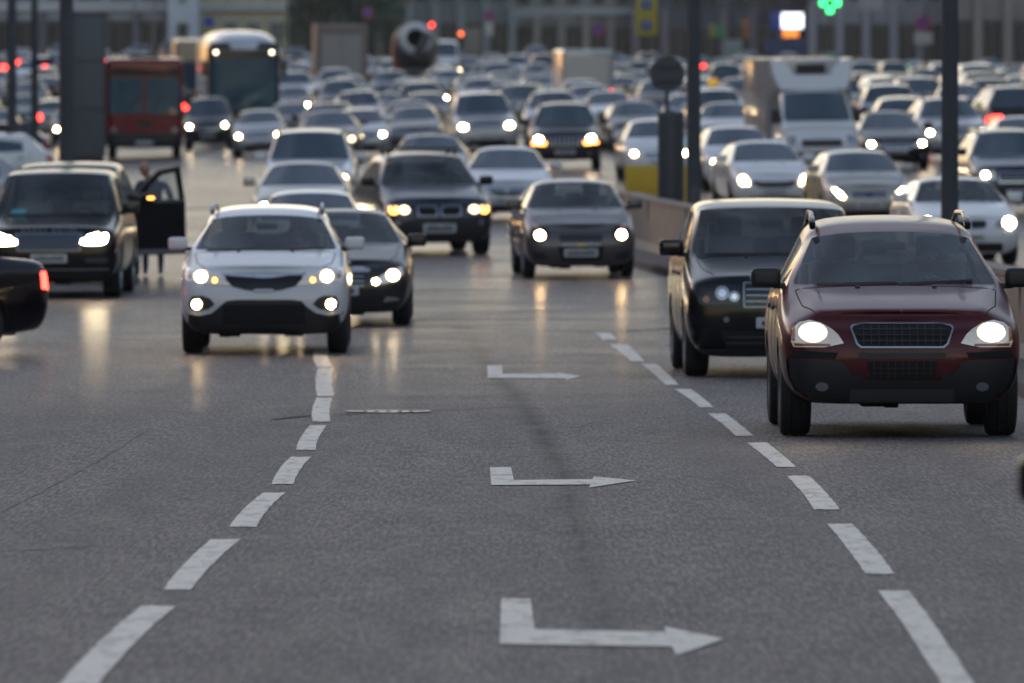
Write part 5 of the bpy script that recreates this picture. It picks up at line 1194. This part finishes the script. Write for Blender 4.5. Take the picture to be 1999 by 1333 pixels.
# grey cabinet-like board on the left
X = at(173, 232); g0 = gz(X, 232); t = empty('advert_pillar', (X, 232, g0)); tag(t, 'tall dark grey advertising pillar between the thick post and the red trolleybus', 'pillar')
simple('panel', mat('panel_grey', (.085, .092, .105), .5, noise=.2), lambda b: box(b, (0, .2, 2.55), (.88, .4, 3.9), bevel=.03), t)
simple('frame', M_SIGNB, lambda b: [box(b, (s * .44, 0, 2.55), (.05, .06, 3.9)) for s in (1, -1)] + [box(b, (0, 0, z), (.9, .06, .06)) for z in (.62, 1.9, 3.2, 4.48)], t, False)
simple('leg', M_POST, lambda b: [box(b, (0, .2, .3), (.8, .36, .62))], t, False)
def round_sign(label, px, Y, zc, r, face, pole=True, plate=None, cat='sign', back=False, height=0):
    X = at(px, Y); g0 = gz(X, Y) + (.12 if Y > 596 else 0); z = CAMZ + (HOR - zc) * Y / FPX - g0; t = empty('road_sign', (X, Y, g0)); tag(t, label, cat)
    simple('pole', M_POST, lambda b: cyl(b, (0, .05, 0), (0, .05, z + r * .8), .035, n=10), t)
    if back:
        simple('disc', M_SIGNB, lambda b: lathe(b, [(-.02, .001), (-.02, r), (.015, r), (.015, .001)], 'y', 32), t)
        simple('bracket', M_POST, lambda b: [box(b, (0, -.03, z_), (r * 1.3, .03, .04)) for z_ in (-r * .4, r * .4)], t, False)
        for o in t.children:
            if not o.name.startswith('pole'): o.location = (0, -.02, z)
    else:
        d = simple('disc', face[0], lambda b: lathe(b, [(-.02, .001), (-.02, r), (.015, r), (.015, .001)], 'y', 32), t, loc=(0, -.02, z))
        simple('rim', face[1], lambda b: lathe(b, [(-.03, r * .78), (-.03, r), (-.02, r), (-.02, r * .78)], 'y', 32), d)
        if len(face) > 2: simple('slash', face[1], lambda b: [box(b, (0, -.03, 0), (r * 1.7, .012, r * .2), rot=Matrix.Rotation(R(a), 3, 'Y').to_euler()) for a in face[2]], d, False)
    if plate: simple('plate', plate[0], lambda b: box(b, (0, -.02, z + plate[1]), (plate[2], .02, plate[3]), bevel=.008), t)
    return t
M_SRED = mat('sign_red', (.40, .02, .05), .4); M_SBLUE = mat('sign_blue', (.02, .05, .32), .4); M_SWHITE = mat('sign_white', (.42, .42, .40), .5); M_SYEL = mat('sign_yellow', (.42, .36, .05), .5)
round_sign('no-stopping sign with a pale plate, above the person in a dark coat', 1802, 440, 46, .40, (M_SBLUE, M_SRED, (45, -45)), plate=(M_SWHITE, -.78, .95, .62))
round_sign('small no-stopping sign with a pale plate in front of the dark middle facade', 955, 520, 30, .32, (M_SBLUE, M_SRED, (45, -45)), plate=(M_SWHITE, -.85, .5, .8))
round_sign('no-stopping sign without a plate, above the pale grey delivery van', 1168, 500, 57, .36, (M_SBLUE, M_SRED, (45,)))
round_sign('small round blue sign right of the tree above the box lorry', 718, 560, 24, .36, (M_SBLUE, M_SRED, (45,)))
round_sign('round blue sign left of the coach in front of the pale yellow building', 408, 500, 43, .33, (M_SBLUE, M_SBLUE), plate=(M_SYEL, -.45, .55, .25))
# round sign from behind, over a dark box on the barrier end
Y = 145; X = at(1302, Y)
t = round_sign('large round road sign seen from behind above the dark box at the barrier end', 1302, Y, 145, .30, None, back=True)
t2 = empty('control_box', (X + .06, Y - .3, gz(X, Y))); tag(t2, 'tall dark box standing at the end of the concrete barrier under the round sign', 'cabinet')
simple('cabinet', M_SIGNB, lambda b: box(b, (0, 0, 1.55), (.44, .30, 1.75), bevel=.015), t2); simple('cabinet_door', M_POST, lambda b: [box(b, (x, -.155, 1.55), (.12, .02, 1.65), bevel=.005) for x in (-.13, .13)], t2); simple('plinth', M_CONC, lambda b: box(b, (0, 0, .4), (.30, .25, .8), bevel=.02), t2)
# yellow crash cushion
Y = 178; X = at(1283, Y); t = empty('crash_barrel', (X, Y, gz(X, Y))); tag(t, 'yellow plastic crash cushion at the end of the concrete barrier', 'barrier')
simple('cushion', M_YEL, lambda b: (box(b, (0, 0, .66), (1.34, .7, .62), bevel=.05), box(b, (0, 0, .20), (1.28, .64, .40), bevel=.05)), t); simple('band', mat('cushion_dark', (.10, .06, .02), .6), lambda b: box(b, (.25, -.36, .62), (.35, .02, .12), bevel=.02), t)
# concrete median barrier in cast sections
BP = [(2.05, 150.5), (2.45, 143.5), (2.95, 136.5), (3.5, 129), (4.0, 121.5), (4.5, 114), (4.95, 106), (5.3, 98), (5.52, 90), (5.62, 82), (5.66, 74), (5.68, 66), (5.68, 58), (5.68, 50)]
def barrier(i):
    (x0, y0), (x1, y1) = BP[i], BP[i + 1]; d = Vector((x1 - x0, y1 - y0, 0)); L = d.length; d.normalize(); n = Vector((-d.y, d.x, 0))
    prof = [(-.32, 0), (-.32, .10), (-.19, .28), (-.15, .93), (-.165, .94), (-.165, 1.0), (.165, 1.0), (.165, .94), (.15, .93), (.19, .28), (.32, .10), (.32, 0)]
    t = empty('concrete_barrier', (x0, y0, gz(x0, y0))); bm = bmesh.new(); R_ = []
    for u in (.012, L - .012):
        p = d * u; z = gz(x0 + p.x, y0 + p.y) - gz(x0, y0) - .02; R_.append([bm.verts.new(p + n * a + Vector((0, 0, z + b))) for a, b in prof])
    k = len(prof)
    for j in range(k): bm.faces.new((R_[0][j], R_[0][(j + 1) % k], R_[1][(j + 1) % k], R_[1][j]))
    bm.faces.new(R_[0]); bm.faces.new(R_[1]); bmesh.ops.recalc_face_normals(bm, faces=bm.faces)
    link('wall', bm_mesh(bm, 'wall', M_CONC), t)
    simple('joint_post', mat('joint_dark', (.05, .045, .04), .8), lambda b: box(b, d * .0 + Vector((0, 0, .5)), (.35, .03, .96), rot=Matrix.Rotation(math.atan2(d.y, d.x) - math.pi / 2, 3, 'Z').to_euler()), t)
    return t
names_ = ['last, nearest the yellow cushion', 'second from the yellow cushion', 'third from the yellow cushion', 'fourth from the yellow cushion', 'left part behind the black boxy SUV', 'middle part behind the black boxy SUV', 'right part behind the black boxy SUV', 'behind the roof of the dark red SUV', 'right of the dark red SUV, upper', 'right of the dark red SUV, lower', 'beside the dark red SUV', 'level with the wheels of the dark red SUV', 'nearest the camera']
for i in range(len(BP) - 1): tag(barrier(i), 'concrete median barrier section, ' + names_[i], 'barrier', 'sections of the concrete median barrier')
def kerb():
    bm = bmesh.new(); R_ = []
    for (x, y) in BP:
        z = gz(x, y); R_.append([bm.verts.new((x + a, y, z + b)) for a, b in ((-.95, .0), (-.93, .12), (-.75, .13), (.5, .13), (.5, 0))])
    for a, b in zip(R_, R_[1:]):
        for j in range(4): bm.faces.new((a[j], a[j + 1], b[j + 1], b[j]))
    bmesh.ops.recalc_face_normals(bm, faces=bm.faces); tag(link('kerb', bm_mesh(bm, 'kerb', mat('kerb_stone', (.085, .08, .08), .8, noise=.3, nscale=5))), kind='structure')
kerb()
# near car whose mirror just enters the right edge
car('sedan', 'black car mostly outside the right edge, only its door mirror in view', 'car', P_BLACK, 2.74, 26.5, lit=0)

# ------------------------------------------------------------------ jam filler, labelled row by row
OCC = []
for o in COL.objects:
    if o.parent is None and o.type == 'EMPTY' and o.get('category') in ('car', 'truck', 'coach', 'trolleybus', 'van'):
        L = {'truck': 8, 'coach': 12, 'trolleybus': 12}.get(o['category'], 4.8); OCC.append((o.location.x, o.location.y - 1.6, o.location.y + L + 1.6))
PAL = [(P_SILV, 'silver', 4), (P_WHITE, 'white', 5), (P_DARK, 'graphite', 5), (P_BLACK, 'black', 5), (P_PEARL, 'pale grey', 2), (P_GOLD, 'champagne', 3), (P_NAVY, 'navy', 4), (P_GREY, 'bronze grey', 3), (P_BROWN, 'brown', 3), (P_BUSRED, 'red', 1), (paint('green_paint', (.02, .07, .04), .3), 'dark green', 1), (paint('blue_paint', (.04, .10, .25), .4), 'blue', 1), (paint('taxi_paint', (.55, .36, .05), 0), 'yellow', 1)]
KINDS = [('sedan', 'saloon', 4), ('sedan_b', 'large saloon', 3), ('hatch', 'hatchback', 4), ('suv', 'off-roader', 2), ('suv_b', 'crossover', 3), ('wagon', 'estate', 2), ('suv_c', 'short off-roader', 2), ('van', 'van', .5)]
ORD = ['first', 'second', 'third', 'fourth', 'fifth', 'sixth', 'seventh', 'eighth', 'ninth', 'tenth', 'eleventh', 'twelfth', 'thirteenth', 'fourteenth', 'fifteenth', 'sixteenth', 'seventeenth', 'eighteenth', 'nineteenth', 'twentieth', 'twenty-first', 'twenty-second']
def pick(l):
    r = random.uniform(0, sum(q[2] for q in l))
    for q in l:
        r -= q[2]
        if r <= 0: return q
    return l[-1]
rows = [246, 262, 279, 297, 316, 336, 356, 377, 399, 422, 446, 472, 500, 530, 562]
NR = ['beside the tall silver off-roader', 'just behind the tall off-roader', 'level with the trolleybus nose', 'behind the trolleybus nose', 'level with the coach nose', 'beside the coach middle', 'level with the delivery van', 'just behind the delivery van', 'before the box lorry', 'level with the box lorry', 'beyond the box lorry', 'beyond the concrete mixer', 'fourth from the buildings', 'third from the buildings', 'second from the buildings']
random.seed(21)
for ri, Y0 in enumerate(rows):
    half = 1010 * Y0 / FPX + 1.5; slots = []
    x = -half + random.uniform(0, 1.5)
    while x < half:
        Y = Y0 + random.uniform(-4, 4)
        px = 999.5 + x * FPX / Y
        ok = all(not (abs(x - a) < 2.15 and y0 < Y + 4.8 and Y < y1) for a, y0, y1 in OCC)
        if px < 470 and px > 345 and Y < 350: ok = False          # open road by the trolleybus
        if 140 < px < 470 and Y < 310: ok = False
        if px < 345 and Y < 300: ok = False
        if random.random() < .06: ok = False
        if ok: slots.append((x, Y, px)); OCC.append((x, Y - .5, Y + 5))
        x += random.uniform(2.35, 3.1)
    for k, (x, Y, px) in enumerate(slots):
        pm, cn, _ = pick(PAL); key, kn, _ = pick(KINDS)
        if key == 'van' and Y < 400: key, kn = 'hatch', 'hatchback'
        back = (px > 1330 and random.random() < .55) or (px < 330 and random.random() < .3) or (Y0 > 420 and random.random() < .25)
        lit = 0 if back or random.random() < .72 else random.choice([1, 2, 3])
        tail = 1 if back and random.random() < .35 else 0
        side = ' from behind' if back else (' lamps lit' if lit else '')
        cc = car(key, f'{cn} {kn}{side}, {ORD[min(k, 21)]} from left, row {NR[ri]}', 'car', pm, x, Y, yaw=random.choice([0, 0, 1, 2.2]) * random.uniform(-3, 4), lit=lit, tail=tail, rear=back, group='cars packed in the distant jam'); cc.scale = (random.uniform(.95, 1.05), 1, random.uniform(.93, 1.09))

# ------------------------------------------------------------------ buildings and trees at the far end
def facade(name, label, x0px, x1px, Y, m, h=14., bays=6, ground=None, win=mat('shop_dark_glass', (.014, .017, .022), .25, spec=.35), depth=12., pil=None, floors=3, gh=4.2, winw=.5, band=None):
    x0, x1 = at(x0px, Y), at(x1px, Y); zb = min(gz(x0, min(Y, 640)), gz(x1, min(Y, 640))); t = empty(name, ((x0 + x1) / 2, Y, zb)); tag(t, label, 'building'); w_ = x1 - x0
    simple('wall', m, lambda b: box(b, (0, depth / 2, h / 2), (w_, depth, h)), t, False)
    simple('roof', M_GPLAS, lambda b: box(b, (0, depth / 2, h + .2), (w_ + .5, depth + .5, .4)), t, False)
    bw = w_ / bays
    for k in range(bays):
        xc = -w_ / 2 + bw * (k + .5)
        f = simple('shopfront', win, lambda b: box(b, (xc, -.02, gh * .42), (bw * (winw + .15), .12, gh * .70)), t, False)
        simple('frame', ground or M_GPLAS, lambda b: [box(b, (xc + s * bw * (winw + .15) / 2, -.10, gh * .42), (.12, .14, gh * .74)) for s in (-1, 0, 1)] + [box(b, (xc, -.10, gh * .80), (bw * (winw + .15) + .2, .16, .16))], f, False)
        for fl in range(floors):
            z = gh + 1.9 + fl * 3.3
            f = simple('window', win, lambda b: box(b, (xc, -.02, z), (bw * winw * .8, .10, 1.8)), t, False)
            simple('frame', ground or M_GPLAS, lambda b: [box(b, (xc + s * bw * winw * .4, -.08, z), (.08, .12, 1.9)) for s in (-1, 0, 1)] + [box(b, (xc, -.10, z - 1.0), (bw * winw * .9, .25, .10))], f, False)
    if pil: simple('pilaster', pil, lambda b: [box(b, (-w_ / 2 + bw * k, -.18, gh * .5 + .3), (.55, .4, gh + .5), bevel=.03) for k in range(bays + 1)], t, False)
    if band: simple('cornice', band, lambda b: box(b, (0, -.25, gh + .25), (w_, .6, .55), bevel=.05), t, False)
    return t
mw = lambda n, c, r=.8: mat(n, c, r, noise=.18, nscale=.6)
facade('office_building', 'low light grey building with a dark glazed ground floor at the far left', -160, 328, 610, mw('wall_lightgrey', (0.36, 0.387, 0.432)), bays=8, gh=3.6, winw=.78, ground=M_GPLAS, band=mw('fascia_grey', (0.396, 0.423, 0.468)), pil=mw('pier_dark', (0.108, 0.108, 0.126)))
facade('tower_pier', 'narrow bluish white building strip between the grey office and the yellow house', 328, 386, 606, mw('wall_bluewhite', (0.432, 0.486, 0.558)), bays=1, gh=3.4, winw=.12)
facade('town_house', 'pale yellow house with white window frames behind the coach', 386, 560, 612, mw('wall_yellow', (0.468, 0.432, 0.288)), bays=4, gh=3.8, winw=.42, ground=mw('frame_white', (0.504, 0.522, 0.486)), band=mw('cornice_pale', (0.432, 0.45, 0.432)))
facade('town_house', 'beige house mostly hidden behind the dark tree', 560, 800, 616, mw('wall_beige', (0.27, 0.252, 0.216)), bays=4, gh=3.8, winw=.5, band=mw('awning_green', (0.072, 0.144, 0.126)))
facade('shop_building', 'dark green-grey building with shop windows in the middle of the background', 800, 1000, 608, mw('wall_slate', (0.135, 0.162, 0.171)), bays=4, gh=4.0, winw=.55, pil=mw('pier_slate', (0.18, 0.216, 0.225)))
facade('shop_building', 'grey building with pale sign boards and a dark archway behind the delivery van', 1000, 1240, 612, mw('wall_grey', (0.216, 0.225, 0.234)), bays=5, gh=4.0, winw=.5, band=mw('sign_strip', (0.306, 0.333, 0.36)), pil=mw('pier_brown', (0.27, 0.243, 0.225)))
facade('shop_building', 'dark building behind the lamp post and the coloured shop signs', 1240, 1585, 610, mw('wall_dark', (0.081, 0.086, 0.108)), bays=6, gh=4.2, winw=.6, pil=mw('pier_mauve', (0.162, 0.144, 0.162)))
facade('apartment_building', 'grey building with tall ribbed piers behind the no-stopping sign on the right', 1585, 1850, 604, mw('wall_steel', (0.216, 0.225, 0.261)), bays=5, gh=4.6, winw=.35, pil=mw('pier_steel', (0.235, 0.243, 0.28)))
facade('apartment_building', 'brown-grey stone building at the far right edge', 1850, 2200, 600, mw('wall_umber', (0.189, 0.171, 0.171)), bays=6, gh=5, winw=.4, pil=mw('pier_umber', (0.216, 0.198, 0.189)))
def street_side(label, X, Y, w_, h, m, rz):
    t = facade('street_building', label, 999.5 - w_ / 2 * FPX / 600, 999.5 + w_ / 2 * FPX / 600, 600, m, h=h, bays=int(w_ / 5), floors=int((h - 5) / 3.3), gh=4.4, winw=.5)
    t.location = (X, Y, gz(X, Y) - .1); t.rotation_euler = (0, 0, R(rz))
for k_, (yy, ww, hh) in enumerate(((-60, 150, 24), (100, 150, 21), (262, 150, 26), (425, 150, 20))):
    nm_ = ('behind the camera', 'beside the near cars', 'beside the middle of the jam', 'beside the far jam')[k_]
    street_side('tall beige street front along the left pavement, ' + nm_, -46, yy, ww, hh, mw('front_beige', (.20, .17, .14)), 90)
    street_side('tall grey street front along the right pavement, ' + nm_, 46, yy, ww, hh, mw('front_grey', (.16, .15, .15)), -90)
def sign_at(name, label, cat, x0, x1, y0, y1, Y, m, th=.15, legs=True, inner=None):
    X0, X1 = at(x0, Y), at(x1, Y); g0 = gz((X0 + X1) / 2, Y) + (.13 if Y > 596 else 0); zt, zb = CAMZ + (HOR - y0) * Y / FPX - g0, CAMZ + (HOR - y1) * Y / FPX - g0
    t = empty(name, ((X0 + X1) / 2, Y, g0)); tag(t, label, cat)
    simple('board', m, lambda b: box(b, (0, 0, (zt + zb) / 2), (X1 - X0, th, zt - zb), bevel=.02), t)
    if legs: simple('post', M_POST, lambda b: cyl(b, (0, th, 0), (0, th, zt), .05, n=10), t)
    if inner: inner(t, X1 - X0, zt, zb)
    return t
def yel(t, w_, zt, zb):
    h2 = (zt - zb) / 2
    for z in (zb + h2 * .5, zb + h2 * 1.5):
        simple('blue_disc', M_SBLUE, lambda b: lathe(b, [(-.10, .001), (-.10, w_ * .24), (-.07, w_ * .24)], 'y', 24), t, loc=(0, 0, z))
        simple('pictogram', M_SWHITE, lambda b: box(b, (0, -.11, 0), (w_ * .10, .012, w_ * .22), bevel=.01), t, loc=(0, 0, z))
sign_at('road_sign', 'tall yellow board with two blue discs above the distant traffic', 'sign', 1241, 1283, -12, 70, 330, M_SYEL, .06, True, yel)
sign_at('shop_sign', 'glowing white square sign with an orange lamp below it', 'sign', 1526, 1567, 26, 55, 590, mat('sign_glow', (.9, .9, 1), .5, emit=(.85, .87, 1), es=1.1), .2)
sign_at('shop_sign', 'dark blue board left of the glowing white sign', 'sign', 1504, 1525, 24, 60, 590, M_SBLUE, .15)
sign_at('street_lamp', 'orange lamp glowing under the white square sign', 'lamp', 1528, 1558, 58, 72, 588, mat('orange_glow', (.9, .3, .05), .5, emit=(1, .25, .03), es=.55), .2)
sign_at('kiosk', 'dark blue kiosk under the glowing white sign', 'kiosk', 1492, 1572, 76, 165, 586, mat('kiosk_blue', (.008, .02, .08), .5), 2.0, False)
sign_at('shop_sign', 'pale blue-green board on the pavement right of the lamp post', 'sign', 1413, 1448, 78, 130, 588, mat('board_pale', (.17, .22, .23), .6), .15)
sign_at('shop_sign', 'small green vertical sign left of the dark shop doorway', 'sign', 1399, 1414, 48, 76, 592, mat('sign_green', (.03, .16, .07), .5), .15)
sign_at('shop_sign', 'small olive yellow vertical sign beside the small green one', 'sign', 1384, 1398, 46, 74, 592, mat('sign_olive', (.17, .16, .05), .5), .15)
sign_at('shop_sign', 'rust orange vertical banner right of the green sign', 'sign', 1448, 1462, 36, 78, 593, mat('sign_rust', (.22, .09, .02), .5), .15)
sign_at('shop_sign', 'whitish board high on the grey building at right', 'sign', 1676, 1722, -14, 22, 596, mat('board_white', (.24, .25, .27), .6), .15)
sign_at('shop_sign', 'long pale sign board left of the no-stopping sign over the van', 'sign', 1006, 1064, 17, 36, 598, mat('board_grey', (.20, .215, .235), .6), .15)
sign_at('shop_sign', 'second long pale sign board right of the first one', 'sign', 1070, 1120, 17, 34, 598, mat('board_grey', (.22, .23, .25), .6), .15)
sign_at('billboard', 'beige upright board in front of the slate building', 'sign', 905, 938, 55, 105, 594, mat('board_beige', (.16, .15, .13), .6), .15)
# green pharmacy cross
Y = 585; X = at(1620, Y); g0 = gz(X, Y); zc = CAMZ + (HOR - 6) * Y / FPX - g0; t = empty('pharmacy_cross', (X, Y, g0)); tag(t, 'green glowing pharmacy cross at the top right', 'sign')
M_GREEN = mat('green_led', (.1, 1, .3), .4, emit=(.03, 1, .18), es=2.6)
simple('housing', M_PLAS, lambda b: (box(b, (0, 0, zc), (1.35, .2, .42)), box(b, (0, 0.004, zc), (.42, .19, 1.35))), t, False)
for dx, dz in ((-.48, 0), (.48, 0), (0, -.48), (0, .48)):
    simple('led_panel', M_GREEN, lambda b: box(b, (dx, -.12, zc + dz), (.36, .03, .36), bevel=.01), t)
simple('centre_led', M_RED, lambda b: box(b, (0, -.12, zc), (.2, .03, .2)), t, False)
simple('pole', M_POST, lambda b: cyl(b, (0, .2, 0), (0, .2, zc + .6), .06, n=10), t)
# traffic lights
def tlight(label, px, py, Y, m):
    X = at(px, Y); g0 = gz(X, Y); z = CAMZ + (HOR - py) * Y / FPX - g0; t = empty('traffic_light', (X, Y, g0)); tag(t, label, 'traffic light')
    simple('pole', M_POST, lambda b: cyl(b, (0, .1, 0), (0, .1, z + .2), .06, n=10), t)
    simple('housing', M_PLAS, lambda b: box(b, (0, 0, z - .3), (.34, .2, .95), bevel=.04), t)
    for k, mm in enumerate((m, M_GLOSS, M_GLOSS)): simple('signal_lamp', mm, lambda b: lathe(b, [(-.13, .001), (-.12, .09), (-.10, .11)], 'y', 16), t, loc=(0, 0, z - .3 * k))
tlight('traffic light showing red above the concrete mixer', 843, 49, 480, M_REDL)
tlight('second traffic light showing red just right of the concrete mixer', 900, 66, 470, mat('red_orange_lamp', (1, .2, .05), .4, emit=(1, .16, .05), es=1.6))
tlight('traffic light showing red right of the lamp post in the background', 1373, 130, 420, M_REDL)
def tree(label, px, Y, h, cr, m, seed=3):
    rnd = random.Random(seed); X = at(px, Y); g0 = gz(X, Y); t = empty('broadleaf_tree', (X, Y, g0)); tag(t, label, 'tree')
    def wood(b):
        lathe(b, [(0, .32), (.4, .24), (h * .35, .18), (h * .6, .10)], 'z', 10)
        for k in range(7):
            a = rnd.uniform(0, 6.28); z = h * rnd.uniform(.22, .5); cyl(b, (0, 0, z), (math.cos(a) * cr * .6, math.sin(a) * cr * .6, z + rnd.uniform(.8, 2.2)), .09, .03, 6)
    simple('trunk', mat('bark', (.06, .045, .035), .9, noise=.3), wood, t)
    bm = bmesh.new(); cl = [(rnd.gauss(0, cr * .5), rnd.gauss(0, cr * .5), h * .55 + rnd.gauss(0, h * .17), rnd.uniform(.6, 1.3)) for _ in range(46)]
    for c in cl:
        for _ in range(130):
            d = Vector((rnd.gauss(0, 1), rnd.gauss(0, 1), rnd.gauss(0, .8))); d = d.normalized() * rnd.uniform(.3, 1) * c[3]; p = Vector(c[:3]) + d
            u = Vector((rnd.uniform(-1, 1), rnd.uniform(-1, 1), rnd.uniform(-1, 1))).normalized(); v = u.cross(Vector((rnd.uniform(-1, 1), rnd.uniform(-1, 1), rnd.uniform(-1, 1)))).normalized(); s_ = rnd.uniform(.08, .17)
            f = bm.faces.new([bm.verts.new(p + u * s_), bm.verts.new(p + v * s_ * .6), bm.verts.new(p - u * s_), bm.verts.new(p - v * s_ * .6)]); f.material_index = 0 if c[3] > .95 or rnd.random() < .3 else 1
    link('crown', bm_mesh(bm, 'crown', [mat('leaf_green', (.022, .052, .028), .7), mat('leaf_dark', (.012, .028, .017), .7)]), t)
tree('broad dark green tree left of the middle at the top of the picture', 620, 590, 9.5, 3.3, None, 3)
tree('smaller dark tree right behind the broad dark tree', 700, 600, 8.5, 2.6, None, 5)

# ------------------------------------------------------------------ evening haze
hz = simple('haze', None, lambda b: box(b, (0, 2050, 20.0), (3400, 5400, 44.0)), None, False)
hm = bpy.data.materials.new('haze'); hm.use_nodes = True; t = hm.node_tree; t.nodes.clear()
ho = t.nodes.new('ShaderNodeOutputMaterial'); pv = t.nodes.new('ShaderNodeVolumePrincipled'); pv.inputs['Color'].default_value = (.86, .92, 1, 1); pv.inputs['Density'].default_value = .00008; pv.inputs['Anisotropy'].default_value = .1
t.links.new(pv.outputs[0], ho.inputs['Volume']); hz.data.materials.clear(); hz.data.materials.append(hm); tag(hz, kind='stuff')
